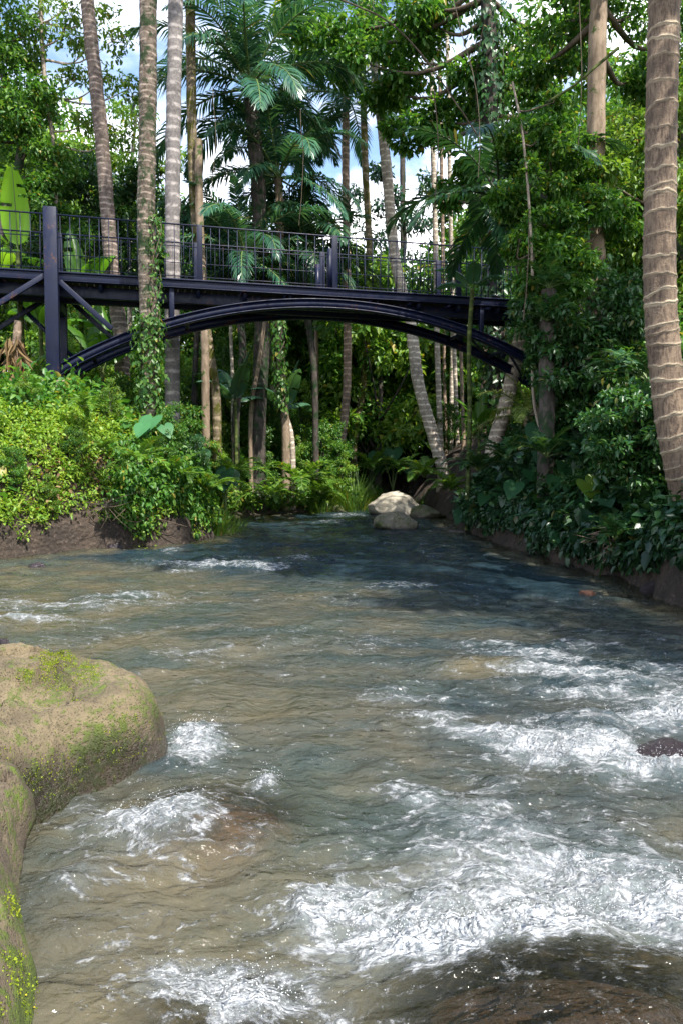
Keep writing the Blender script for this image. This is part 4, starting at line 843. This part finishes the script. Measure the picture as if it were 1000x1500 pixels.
# ------------------------------------------------------------------ ground cover and thickets
def cover(name, label, n, region, L, mat, seed, per=26, rad=(.12, .34), kind='oval', lift=.12, dens=None, wl=.5, down=.25, flat=.7):
    rs = np.random.RandomState(seed); x0, x1, y0, y1 = region; X = []; cnt = 0
    while cnt < n:
        x = rs.uniform(x0, x1, n); y = rs.uniform(y0, y1, n); s = np.maximum(xl(y)-x, x-xr(y)); k = s > .1
        if dens is not None: k &= rs.rand(n) < dens(x, y, s)
        X.append(np.stack([x[k], y[k]], -1)); cnt += k.sum()
        if len(X) > 400: break
    X = np.concatenate(X)[:n]; z = ground_z(X[:, 0], X[:, 1]); r = rs.uniform(rad[0], rad[1], len(X))*(1+.5*fbm2(X[:, 0], X[:, 1], .8, 3, seed))
    C = np.stack([X[:, 0], X[:, 1], z+r*.35+lift*rs.rand(len(X))], -1)
    V, T = clump_leaves(C, r, per, L, seed+1, kind, flat, down, wl)
    o = link(name, mesh(name, V, T, mat)); return tag(o, label, cat='undergrowth', kind='stuff')
lb = lambda x, y, s: (x < 0)*np.where(s < 4.2, 1, .35)
def bankd(lo, hi, seed, edge=.14):
    def f(x, y, s):
        k = fbm2(x, y, .9, 3, seed); return (x < 0)*(s > np.where(x < -4.3, edge, .1))*np.where(s < 4.5, 1, .3)*sstep(lo, hi, k)*((s > .3)+.35*(s <= .3))
    return f
cover('bank_ground_cover', 'bright small leaved creepers covering the sunlit left bank', 3400, (-10.5, -2.3, 12.9, 18.8), .085, M['bank_leaf'], 301, 32, (.09, .30), dens=bankd(-1.0, -.45, 61))
cover('bank_light_plants', 'yellow green leafy plants in patches on the left bank', 900, (-10.5, -2.4, 13, 18.8), .12, M['light_leaf'], 310, 24, (.12, .36), lift=.35, dens=bankd(-.05, .3, 62), wl=.4, down=.5)
cover('bank_creeper', 'darker leafy creepers among the bright left bank cover', 800, (-10.5, -2.6, 13, 20), .14, M['mid_leaf'], 302, 20, (.12, .34), lift=.4, dens=bankd(-.05, .25, 63))
cover('bank_hanging_leaves', 'leafy trailing plants hanging over the left bank corner', 640, (-4.6, -2.3, 14.6, 20), .12, M['mid_leaf'], 311, 26, (.15, .4), lift=.9, dens=lambda x, y, s: (x < 0)*(s < 1.0)*1.0, down=.9)
cover('bank_broad_leaves', 'broad heart shaped leaves dotted over the left bank', 130, (-9, -2.6, 13.2, 18.5), .20, M['mid_leaf'], 314, 7, (.2, .4), 'heart', .4, dens=bankd(-.2, .3, 65), wl=.8)
cover('dry_bank_leaves', 'dry pale leaf litter caught among the left bank creepers', 130, (-6, -3, 13.5, 17.5), .10, M['dry_leaf'], 312, 10, (.12, .25), lift=.2, dens=lambda x, y, s: (x < 0)*(s > .3)*(s < 1.3)*1.0)
cover('shore_undergrowth', 'leafy undergrowth behind the far left shore', 1900, (-9, 4, 19, 33), .16, M['mid_leaf'], 303, 30, (.2, .5), lift=.4, dens=lambda x, y, s: ((x < xl(y)-.25)*1.0))
cover('light_undergrowth', 'lighter leafy plants along the far left shore', 1100, (-7, 4, 20, 34), .15, M['light_leaf'], 304, 26, (.2, .42), lift=.5, dens=lambda x, y, s: ((x < xl(y)-.3) & (s < 6))*1.0)
cover('forest_floor_plants', 'leafy plants on the forest floor beyond the bend', 1900, (-22, 16, 26, 48), .26, M['mid_leaf'], 305, 24, (.3, .8), 'diamond', .7, dens=lambda x, y, s: (s > 2)*1.0)
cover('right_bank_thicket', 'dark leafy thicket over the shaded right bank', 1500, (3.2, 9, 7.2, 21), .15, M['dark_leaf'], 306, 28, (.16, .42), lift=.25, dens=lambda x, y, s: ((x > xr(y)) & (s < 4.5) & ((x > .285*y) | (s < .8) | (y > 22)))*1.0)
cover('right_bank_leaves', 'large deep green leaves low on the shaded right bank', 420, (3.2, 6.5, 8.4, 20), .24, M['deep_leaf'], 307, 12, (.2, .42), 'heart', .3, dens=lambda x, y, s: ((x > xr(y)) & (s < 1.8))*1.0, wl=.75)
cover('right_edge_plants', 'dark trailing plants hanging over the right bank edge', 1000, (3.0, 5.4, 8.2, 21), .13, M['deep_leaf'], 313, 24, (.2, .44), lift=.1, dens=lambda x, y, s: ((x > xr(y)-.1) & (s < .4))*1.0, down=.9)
cover('right_upper_thicket', 'mid green leaves above the right bank edge', 800, (4.5, 11, 9, 24), .15, M['mid_leaf'], 308, 28, (.25, .6), lift=1.2, dens=lambda x, y, s: ((x > xr(y)) & (s > 1.2) & ((x > .285*y) | (y > 23)))*1.0)
cover('left_plateau_plants', 'mid green plants on the plateau behind the left bank', 900, (-16, -4, 16, 28), .18, M['mid_leaf'], 309, 26, (.25, .6), lift=.6, dens=lambda x, y, s: ((x < xl(y)) & (s > 2.6))*1.0)

# ------------------------------------------------------------------ ferns, bananas, taros, grass
def fern_frond(L, seed, mat, curve=1.6, elev=1.0):
    me = frond_mesh('frond', L, elev, curve, 26, L*.24, mat, seed, L*.05, .25); return me
FERN = [[fern_frond(1.0, 400+i, M[k], 1.3+.2*i, 1.15-.18*i) for i in range(4)] for k in ('fern_leaf', 'dark_leaf')]
def fern(px, py, Y, s, label, dark=0, n=11, group=None, seed=0, z=None):
    p = at(px, py, Y); 
    if z is None: z = gz(p[0], p[1]); z = max(z, p[2]-.1) if p[2]-z < 1.5 else p[2]
    root = empty('fern', (p[0], p[1], z), label, 'fern', group); r = random.Random(seed+int(px)); a = r.random()*6
    for i in range(n):
        a += 2.399; link('frond', FERN[dark][i*4//n], root, (0, 0, 0), (R(r.uniform(-10, 10)), R(r.uniform(-10, 10)), a), s*r.uniform(.75, 1.1))
    return root
for px, py, Y, s, lab, dk in [(440, 712, 26, 1.9, 'sunny fern with arching fronds at the middle of far shore', 0), (398, 730, 24.5, 1.4, 'fern left of the sunny arching fern on the far shore', 0), (470, 720, 27.5, 1.2, 'small fern beside the grass at the far shore tip', 0), (205, 680, 14.2, .75, 'fern on the bright left bank slope under the vine palm', 0), (150, 660, 14.6, .6, 'little fern high on the bright left bank', 0), (262, 700, 16.2, 1.1, 'large fern at the shaded corner of the left bank', 0), (300, 720, 17.2, 1.1, 'drooping fern at the tip of the left bank', 0), (742, 672, 15.5, 1.2, 'broad dark fern under the thick leaning trunk', 1), (700, 690, 16.5, 1.0, 'dark fern beside the green stem on the right bank', 1), (800, 670, 13.2, 1.0, 'dark fern above big leaves on the right bank', 1), (950, 560, 11.5, 1.2, 'feathery fern left of the ringed palm', 1), (900, 780, 10.3, .7, 'small fern hanging by the exposed roots', 1), (590, 690, 29, 1.3, 'fern behind the pale boulder', 0), (620, 700, 27, 1.3, 'fern above the low rounded boulder', 0), (660, 715, 23.5, 1.2, 'bright fern at the foot of the leaning pale palm', 0), (545, 690, 31, 1.5, 'pale fern behind the tall shore grass', 0), (340, 700, 21, 1.3, 'fern behind the left bank tip', 0), (120, 590, 15.2, .6, 'fern by the bridge footing', 0)]:
    fern(px, py, Y, s, lab, dk, seed=17)
def banana_leaf(L, Wd, seed, mat, curve=.9, elev=1.2, tears=.12):
    rs = np.random.RandomState(seed); n, k = 30, 5; t = np.linspace(0, 1, n); th = elev-curve*t**1.4; seg = L/(n-1)
    C = np.zeros((n, 3)); C[1:, 0] = np.cumsum(np.cos(th[:-1])*seg); C[1:, 2] = np.cumsum(np.sin(th[:-1])*seg)
    up = np.stack([-np.sin(th), 0*t, np.cos(th)], -1); w = Wd*np.sin(np.clip((t-.14)/.86, 0, 1)**.7*math.pi)**.55*(t > .14)+.012
    mb = MB(); mb.tube(C, .02*L*(1-t*.9)*.35+.004, 5); Vr = np.concatenate(mb.V); Qr = mb.Q[0]
    Vs = []; Qs = []; nb = len(Vr)
    for sd in (1, -1):
        u = np.linspace(0, 1, k); g = C[:, None]+np.array([0, sd, 0])[None, None]*(w[:, None]*u[None])[..., None]/2+up[:, None]*(w[:, None]*(.32*u-.42*u**2)[None])[..., None]
        g = g+up[:, None]*(.02*Wd*np.sin(t*90+sd)[:, None]*u[None])[..., None]
        Vs.append(g.reshape(-1, 3)); keep = True
        for i in range(3, n-1):
            tear = rs.rand() < tears
            for j in range(k-1):
                if tear and j >= 1: continue
                Qs.append([nb+i*k+j, nb+i*k+j+1, nb+(i+1)*k+j+1, nb+(i+1)*k+j])
        nb += n*k
    Qs = np.array(Qs); me = mesh('leaf', np.concatenate([Vr]+Vs), [Qr, Qs], None, True)
    me.materials.append(M['rachis']); me.materials.append(mat); me.polygons.foreach_set('material_index', np.concatenate([np.zeros(len(Qr), np.int32), np.ones(len(Qs), np.int32)])); return me
BAN = {k: [banana_leaf(2.0, .62, 500+i+hash_(k) % 50, M[k], c, e) for i, (e, c) in enumerate(((1.45, .35), (1.2, .9), (.9, 1.3), (.6, 1.4)))] for k in ('banana_leaf', 'blue_banana', 'lime_banana')}
def banana(px, py, Y, s, label, kind='banana_leaf', leaves_=((0, 0), (1, 2.2), (2, 4.0), (1, 5.2), (3, 1.0)), h=1.4):
    Y = land(px, Y); p = at(px, py, Y); g = gz(p[0], p[1]); root = empty('banana_plant', (p[0], p[1], g-.1), label, 'banana plant')
    hh = max(h, p[2]-g); mb = MB(); mb.tube(spline([(0, 0, 0), (.03, 0, hh*.5), (0, 0, hh+.15)], 10), np.linspace(.10, .05, 10)*s, 10); mb.build('stem', M['stem_green'], root, True)
    for k, a in leaves_: link('leaf', BAN[kind][k], root, (0, 0, hh), (0, 0, a), s)
banana(27, 372, 19.4, 1.12, 'banana plant with one tall upright bright leaf left of the bridge post', 'lime_banana', leaves_=((0, -1.35), (2, 3.6), (3, 2.2)))
banana(118, 430, 21.5, 1.05, 'banana plant behind the left railing', leaves_=((0, 2.4), (1, 1.0), (2, 5.5), (2, 3.9), (3, .2)))
banana(150, 540, 21.0, 1.05, 'broad leaved banana plant under the bridge deck by the arch foot', leaves_=((0, 2.0), (1, .4), (1, 3.0), (2, 5.0), (2, 1.2), (3, 4)))
banana(345, 590, 23.5, .95, 'blue green banana plant under the arch, left of centre', 'blue_banana', h=1.0)
banana(418, 600, 25.5, 1.0, 'blue green banana plant beside the dark palm foot', 'blue_banana', h=1.0)
banana(60, 480, 21, .95, 'banana plant under the left approach', leaves_=((1, 4.5), (2, 5.6), (3, .4), (2, 2.5)))
banana(700, 640, 24, .7, 'small banana plant beside the thick leaning trunk', leaves_=((0, 1), (1, 3), (2, 5), (2, .2)))
def taro(px, py, Y, s, label, mat='taro_leaf', n=5, seed=0, face=None, group=None, zlift=None):
    p = at(px, py, Y); g = gz(p[0], p[1]); g = max(g, p[2]-.9*s) if p[2]-g > .9*s else g
    root = empty('taro_plant', (p[0], p[1], g-.05), label, 'taro plant', group); r = random.Random(seed+int(px)*3); a = r.random()*6
    hh = max(.35*s, p[2]-g)
    for i in range(n):
        a += 2.2; lean = .0 if i == 0 else r.uniform(.12, .42)*s
        tip = np.array([math.cos(a)*lean, math.sin(a)*lean, hh*(1 if i == 0 else r.uniform(.55, 1.0))])
        mb = MB(); mb.tube(spline([(0, 0, 0), tip*np.array([.4, .4, .7]), tip], 7), np.linspace(.016, .008, 7)*s, 5)
        Vr = np.concatenate(mb.V); Qr = mb.Q[0]
        # heart blade hanging from the stalk, facing outward / to the river
        d = np.array([math.cos(a)*.5+(0 if i else .1), math.sin(a)*.3-.55, -.75]); nrm = np.array([math.cos(a)*.3, -.75, .5])
        D = norm(d); S = norm(np.cross(D, nrm)); U = np.cross(S, D); L = .42*s*(1 if i == 0 else r.uniform(.6, .95)); m_ = 40
        th = np.linspace(-math.pi, math.pi, m_, endpoint=False)
        rr = (.62+.38*np.cos(th))*1.0; rr = np.interp(np.abs(th), [0, .15, .45, .9, 1.5, 2.1, 2.6, 2.9, 3.15], [1.0, .84, .64, .53, .50, .52, .48, .30, .12])
        px_ = np.cos(th)*rr; py_ = np.sin(th)*rr*1.1
        ringv = [tip+L*(D[None]*(px_*q)[:, None]+S[None]*(py_*q)[:, None]+U[None]*((.10*np.abs(py_)*q-.12*(px_*q)**2)[:, None])) for q in (.5, 1.0)]
        Vl = np.concatenate([[tip], ringv[0], ringv[1]]); nb = len(Vr); j = np.arange(m_); jj = (j+1) % m_
        T = np.stack([0*j, 1+j, 1+jj], -1)+nb; Q2 = np.stack([1+j, 1+m_+j, 1+m_+jj, 1+jj], -1)+nb
        me = mesh('leaf', np.concatenate([Vr, Vl]), [np.concatenate([Qr, Q2]), T], None, True); me.materials.append(M['rachis']); me.materials.append(M[mat])
        me.polygons.foreach_set('material_index', np.concatenate([np.zeros(len(Qr), np.int32), np.ones(len(Q2)+len(T), np.int32)])); link('leaf', me, root)
for a in [(222, 612, 16.2, 1.1, 'taro with pale heart leaves below the vine wrapped palm', 'pale_taro', 4), (860, 705, 12.2, .95, 'taro with one lime heart leaf on the dark right bank', 'lime_taro', 1), (905, 600, 11.6, .85, 'taro with cool green heart leaf beside the ringed palm', 'pale_taro', 1), (828, 775, 12.5, .9, 'taro with dark heart leaf hanging over the water', 'taro_leaf', 2), (780, 690, 14.6, 1.0, 'large dark taro under the abutment', 'taro_leaf', 5), (830, 680, 13.6, .9, 'dark taro between the abutment and the lime taro', 'taro_leaf', 5), (735, 720, 16.5, 1.0, 'dark taro low on the far end of the right bank', 'taro_leaf', 5), (810, 620, 14.4, 1.1, 'broad leaved taro right under the arch foot', 'taro_leaf', 5), (690, 745, 19, 1.0, 'dark taro by the flat pale stone', 'taro_leaf', 4), (285, 640, 17.6, 1.0, 'taro on the left bank slope right of the vine palm', 'taro_leaf', 4), (885, 730, 11.8, .8, 'dark taro above the hanging roots', 'taro_leaf', 4), (330, 690, 20, 1.2, 'taro at the back of the left bank tip', 'taro_leaf', 5), (575, 660, 31, 1.8, 'taro beyond the pale boulder', 'taro_leaf', 6)]:
    taro(*a, seed=3)
def blades(name, label, cxy, n, L, w, mat, seed, spread, cat='grass', hang=False, z=None):
    rs = np.random.RandomState(seed); a = rs.rand(n)*6.283; q = spread*rs.rand(n)**.5
    P = np.stack([cxy[0]+np.cos(a)*q, cxy[1]+np.sin(a)*q, 0*q], -1); P[:, 2] = ground_z(P[:, 0], P[:, 1])-.03 if z is None else z
    V = []; T = []; ln = L*(.55+.6*rs.rand(n)); k = 5; nb = 0
    dx = np.stack([np.cos(a)+.5*rs.randn(n), np.sin(a)+.5*rs.randn(n), 0*a], -1); dx = norm(dx); S = np.stack([-dx[:, 1], dx[:, 0], 0*a], -1)
    bend = rs.uniform(.25, .9, n); rows = []
    for i in range(k):
        t = i/(k-1); c = P+dx*(ln*bend*t**1.8*.75)[:, None]; c[:, 2] += ln*(t-(.55*bend*t**2.4))
        ww = w*(1-t**2)*.5+.0005; rows.append(c-S*ww); rows.append(c+S*ww)
    V = np.stack(rows, 1).reshape(-1, 3); q4 = np.array([(2*i, 2*i+1, 2*i+3, 2*i+2) for i in range(k-1)])
    Q = (q4[None]+2*k*np.arange(n)[:, None, None]).reshape(-1, 4)
    o = link(name, mesh(name, V, Q, mat)); return tag(o, label, cat)
for px, py, Y, n, L, sp, lab in [(520, 735, 28.6, 420, 2.2, .75, 'tall grass tuft at the far shore beside brownish boulder'), (318, 742, 18.6, 260, 1.3, .5, 'grass clump on the tip of the left bank'), (345, 735, 20.5, 240, 1.3, .5, 'grass clump behind the left bank tip'), (470, 735, 27.8, 200, 1.2, .5, 'short grass clump left of the tall grass'), (600, 700, 28.5, 200, 1.2, .5, 'grass clump behind the low rounded boulder'), (360, 752, 22.5, 260, .7, .6, 'low grass on the small shore beach')]:
    p = at(px, py, Y); blades('grass_tuft', lab, (p[0], p[1]), n, L, .035, M['grass'], int(px), sp)
# moss tufts belong to the rocks they grow on
def to_px(P):
    d = P-np.array([0, 0, CAM_Z]); c, q = math.cos(PITCH), math.sin(PITCH)
    f = d[:, 1]*c-d[:, 2]*q; u = d[:, 1]*q+d[:, 2]*c
    return 500+F_PX*d[:, 0]/f, 750-F_PX*u/f
def moss(parent, V, spots, dens, seed, h=.0065):
    """tufts on the parts of the rock named by photo pixel and radius"""
    rs = np.random.RandomState(seed); Vt = V.reshape(-1, 3); px, py = to_px(Vt); wt = np.zeros(len(Vt)); fb = fbm(Vt*8, 4, seed)+.5*fbm(Vt*24, 3, seed+2)
    for x, y, r, st in spots: wt = np.maximum(wt, st*np.exp(-((px-x)**2+((py-y)*1.2)**2)/r**2))
    pr = np.clip((wt+fb*.9-.54)*3.2, 0, 1)*(Vt[:, 2] > .05)*(wt > .06)
    k = np.where(rs.rand(len(Vt)) < pr)[0]
    if len(k) == 0: k = np.argsort(-wt)[:300]
    P = np.repeat(Vt[k], dens*4, 0); P = P+rs.randn(len(P), 3)*.007
    D = rs.randn(len(P), 3)*.7+np.array([.2, -.3, 1.0]); L = h*(.4+rs.rand(len(P)))
    Vv, T = leaves(P-norm(D)*.004, D, rs.randn(len(P), 3), L, L*.8, 'diamond'); link('moss', mesh('moss', Vv, T, M['moss_tuft']), parent)
moss(rockA, VA, [(80, 985, 48, 1.2), (45, 990, 30, 1), (120, 990, 30, 1), (190, 1085, 48, 1.2), (205, 1060, 32, 1), (100, 1120, 50, .9), (95, 1150, 50, .9), (40, 1160, 50, 1), (60, 1190, 40, 1), (25, 1215, 30, .9), (150, 1120, 40, .7), (25, 1100, 40, .5), (140, 1060, 40, .4)], 3, 9)
moss(rockB, VB, [(40, 1440, 30, 1), (50, 1480, 26, 1), (10, 1400, 40, .8), (8, 1330, 30, .8), (15, 1480, 40, .6)], 3, 10)

# vines that climb trunks and hang from trees
def vine(name, label, path, rad, n, L, mat, seed, cat='vine'):
    rs = np.random.RandomState(seed); C = spline(path, 120); k = rs.randint(0, 120, n); a = rs.rand(n)*6.283
    o_ = np.stack([np.cos(a), np.sin(a), .0*a], -1); q = rad*(.85+.9*rs.rand(n)**2.5)*(.75+.6*np.abs(fbm(np.stack([np.cos(a)*1.2, np.sin(a)*1.2, k*.06], -1)+seed, 3, seed)*2)); P = C[k]+o_*q[:, None]; P[:, 2] += rs.randn(n)*.05
    D = o_*.35+rs.randn(n, 3)*.35; D[:, 2] -= .8; ls = L*(.6+.7*rs.rand(n)); V, T = leaves(P, D, o_+rs.randn(n, 3)*.3+np.array([0, 0, .4]), ls, ls*.7, 'heart')
    base = C[0]; root = empty(name, base, label, cat)
    link('foliage', mesh('foliage', V-base, T, mat), root)
    mb = MB()
    for j in range(3):
        aa = np.linspace(0, 7+j*2, 60)+j*2.1; Pp = spline(path, 60)+np.stack([np.cos(aa), np.sin(aa), 0*aa], -1)*rad*.98; mb.tube(Pp-base, .012, 5)
    mb.build('stem', M['twig'], root, True)
vine('climbing_vine', 'leafy vine wrapping the palm before the bridge', [at(219, 600, 17.25), at(219, 540, 17.25), at(219, 500, 17.25), at(220, 465, 17.25)], .21, 1500, .10, M['mid_leaf'], 601)
vine('climbing_vine', 'thin vine on the right side of the vine palm trunk', [at(226, 500, 17.15), at(228, 420, 17.15), at(229, 340, 17.15), at(228, 320, 17.15)], .12, 420, .09, M['mid_leaf'], 602)
vine('climbing_vine', 'dense vine sheathing the dark leaning tree', [p_ for p_ in t1[:4]], .46, 2600, .19, M['dark_leaf'], 603)
vine('climbing_vine', 'dark vine hanging on the tall pale trunk', [at(872, 520, 16), at(872, 420, 16), at(871, 380, 16)], .3, 700, .14, M['dark_leaf'], 604)
vine('climbing_vine', 'vine climbing the mid height palm under the arch', [at(412, 600, 23.7), at(409, 520, 23.7), at(409, 470, 23.7)], .18, 380, .14, M['mid_leaf'], 605)
def liana(label, pts, r, mat='twig'):
    P = [at(*p_) for p_ in pts]; mb = MB(); C = spline(P, 50); C = C+.02*fbm(C*2.0, 3, 5)[:, None]; mb.tube(C, np.linspace(r, r*.7, 50)*.8, 6); tag(mb.build('liana', M[mat], None, True), label, 'liana')
liana('pale thin liana curving beside the dark leaning trunk', [(660, -20, 12), (678, 60, 12), (697, 130, 12), (702, 200, 12), (700, 260, 12)], .010, 'bark_tan')
liana('liana slanting from top centre into the dark tree', [(470, -10, 13), (520, 8, 13), (580, 40, 13), (640, 110, 13), (700, 200, 13)], .018, 'twig')
liana('mossy branch slanting across the right thicket', [(905, 70, 14), (875, 95, 14), (840, 125, 14), (800, 150, 14)], .04, 'stem_green')
liana('thin hanging stem in front of the sapling', [(765, 470, 11.2), (772, 400, 11.2), (774, 300, 11.2)], .010, 'twig')
for i, (x, y0, y1, Y) in enumerate(((440, 160, 330, 21), (312, 130, 280, 19.5), (847, -10, 240, 15), (636, 130, 320, 13))):
    liana(['thread thin liana hanging over the tall dark palm', 'thread thin liana hanging by the mossy palm', 'dark liana hanging left of the tall pale trunk', 'dark liana hanging over the bridge end'][i], [(x, y0, Y), (x+4, (y0+y1)/2, Y), (x-2, y1, Y)], .012)
# green cane in front of the bridge end
P = [at(683, 705, 19), at(687, 610, 19), at(686, 510, 19), at(691, 425, 19)]; g0 = gz(P[0][0], P[0][1]); P[0][2] = min(P[0][2], g0-.1)
root = empty('cane_plant', P[0], 'green jointed cane standing before the bridge right end', 'cane'); trunk_obj(root, P[0], P, .062, .055, M['stem_green'], 'stem', 12, .05, .28, .12, 5, 0)
for k, a in ((2, 3.4), (3, 2.6), (2, 4.6), (3, 5.6)): link('leaf', BAN['blue_banana'][k], root, P[-1]-P[0], (0, 0, a), .6)
# feathered dark palms on the right
palm([(815, 610), (785, 480), (752, 370), (730, 290)], 14.2, 14.6, .07, .055, M['bark_dark'], 'leaning dark palm spreading drooping fronds over the bridge end', kind='dark', nf=14, seed=41, s=1.15, lo=1)
palm([(770, 640), (772, 610)], 17.5, 17.5, .08, .07, M['bark_tan'], 'young yellow green palm under the bridge right end', kind='yellow', nf=12, seed=42, s=.8, cat='palm')
# fern capped stump
sp_ = [at(800, 600, 14.1), at(800, 500, 14.1), at(803, 425, 14.1)]
root = empty('stump', (sp_[0][0], sp_[0][1], gz(sp_[0][0], sp_[0][1])-.2), 'dark dead stump wearing a crown of ferns by the arch foot', 'stump')
b0 = np.array(root.location); trunk_obj(root, b0, [b0]+sp_, .17, .14, M['bark_dark'], 'trunk', 12, .1, 0, 0, 7)
fern(803, 418, 14.0, .95, 'fern growing on top of the dark stump', 1, 12, z=sp_[-1][2], seed=5); fern(800, 470, 13.9, .8, 'fern on the side of the dark stump', 1, 9, z=at(800, 470, 13.9)[2], seed=6)
# dead banana stem with dry leaves left of the bridge post
p0 = at(24, 572, 18); root = empty('dead_banana_plant', (p0[0], p0[1], gz(p0[0], p0[1])-.1), 'dry brown banana stem hung with dead leaves under the approach', 'banana plant')
b0 = np.array(root.location); trunk_obj(root, b0, [b0, at(24, 520, 18), at(27, 470, 18)], .11, .09, M['bark_brown'], 'stem', 12, .06, 0, 0, 3)
rs = np.random.RandomState(4); n = 160; P = np.stack([rs.randn(n)*.09, rs.randn(n)*.09, rs.uniform(.4, 1.7, n)], -1); D = rs.randn(n, 3)*.25; D[:, 2] -= 1
V, T = leaves(P, D, rs.randn(n, 3)*np.array([1, 1, .1]), .35+.4*rs.rand(n), .05+.06*rs.rand(n), 'oval'); link('dry_leaves', mesh('dry_leaves', V, T, M['dry_leaf']), root)
# exposed roots and dry stalks at the right water edge
rs = np.random.RandomState(8)
for i, (px, py, Y, lab) in enumerate([(890, 785, 10.9, 'tangle of bare roots and dry stalks at the right water edge'), (165, 735, 14.5, 'dry twigs caught low on the left bank'), (215, 760, 15.6, 'brown dead roots hanging at the left bank corner')]):
    c = at(px, py, Y); mb = MB()
    for k in range(18):
        e = c+np.array([rs.randn()*.35, rs.randn()*.15-.1, -rs.rand()*.75+.2]); mid = (c+e)/2+rs.randn(3)*.12
        mb.tube(spline([c+rs.randn(3)*.12, mid, e], 9), np.linspace(.013, .004, 9)*rs.uniform(.4, 1.3), 5)
    tag(mb.build('root_tangle', M['bark_brown' if i == 0 else 'twig'], None, True), lab, 'roots')

# ------------------------------------------------------------------ light, sky, view
SUN = Vector((.30, -.42, .84)).normalized()
ld = bpy.data.lights.new('sun', 'SUN'); ld.energy = 4.6; ld.angle = R(.53); ld.color = (1, .95, .86)
so = bpy.data.objects.new('sun', ld); sc.collection.objects.link(so); so.rotation_euler = SUN.to_track_quat('Z', 'Y').to_euler()
w = bpy.data.worlds.new('World'); sc.world = w; w.use_nodes = True; nt = w.node_tree; nt.nodes.clear()
sky = N(nt, 'ShaderNodeTexSky'); sky.sky_type = 'NISHITA'; sky.sun_disc = False; sky.sun_elevation = math.asin(SUN.z); sky.sun_rotation = math.atan2(SUN.x, SUN.y)
sky.air_density = 1.2; sky.dust_density = .6; sky.ozone_density = 2
tc = N(nt, 'ShaderNodeTexCoord'); mp = N(nt, 'ShaderNodeMapping'); nt.links.new(tc.outputs['Generated'], mp.inputs[0]); mp.inputs['Scale'].default_value = (1, 1, 1.7); mp.inputs['Location'].default_value = (.35, .1, .2)
cn = noise(nt, mp.outputs[0], 3.2, 8, .58, .2)
sxs = N(nt, 'ShaderNodeSeparateXYZ'); nt.links.new(tc.outputs['Generated'], sxs.inputs[0])
cm = maprange(nt, math_(nt, 'ADD', cn, maprange(nt, sxs.outputs[2], .2, .75, .10, -.10)), .44, .60)
cc = mixc(nt, maprange(nt, noise(nt, mp.outputs[0], 6, 5), .3, .7), (6.5, 7.0, 8.0), (10, 10, 10))
bg = N(nt, 'ShaderNodeBackground'); nt.links.new(mixc(nt, cm, sky.outputs[0], cc), bg.inputs[0]); bg.inputs[1].default_value = .14
ow = N(nt, 'ShaderNodeOutputWorld'); nt.links.new(bg.outputs[0], ow.inputs[0])
vs = sc.view_settings; vs.view_transform = 'Standard'; vs.look = 'None'; vs.exposure = 1.2; vs.gamma = 1
sc.render.engine = 'CYCLES'; cy = sc.cycles; cy.max_bounces = 6; cy.diffuse_bounces = 3; cy.glossy_bounces = 3; cy.transmission_bounces = 3; cy.transparent_max_bounces = 8
cy.use_denoising = True; cy.caustics_reflective = False; cy.caustics_refractive = False; cy.sample_clamp_indirect = 6
try: cy.denoiser = 'OPENIMAGEDENOISE'; cy.denoising_input_passes = 'RGB_ALBEDO_NORMAL'
except Exception: pass
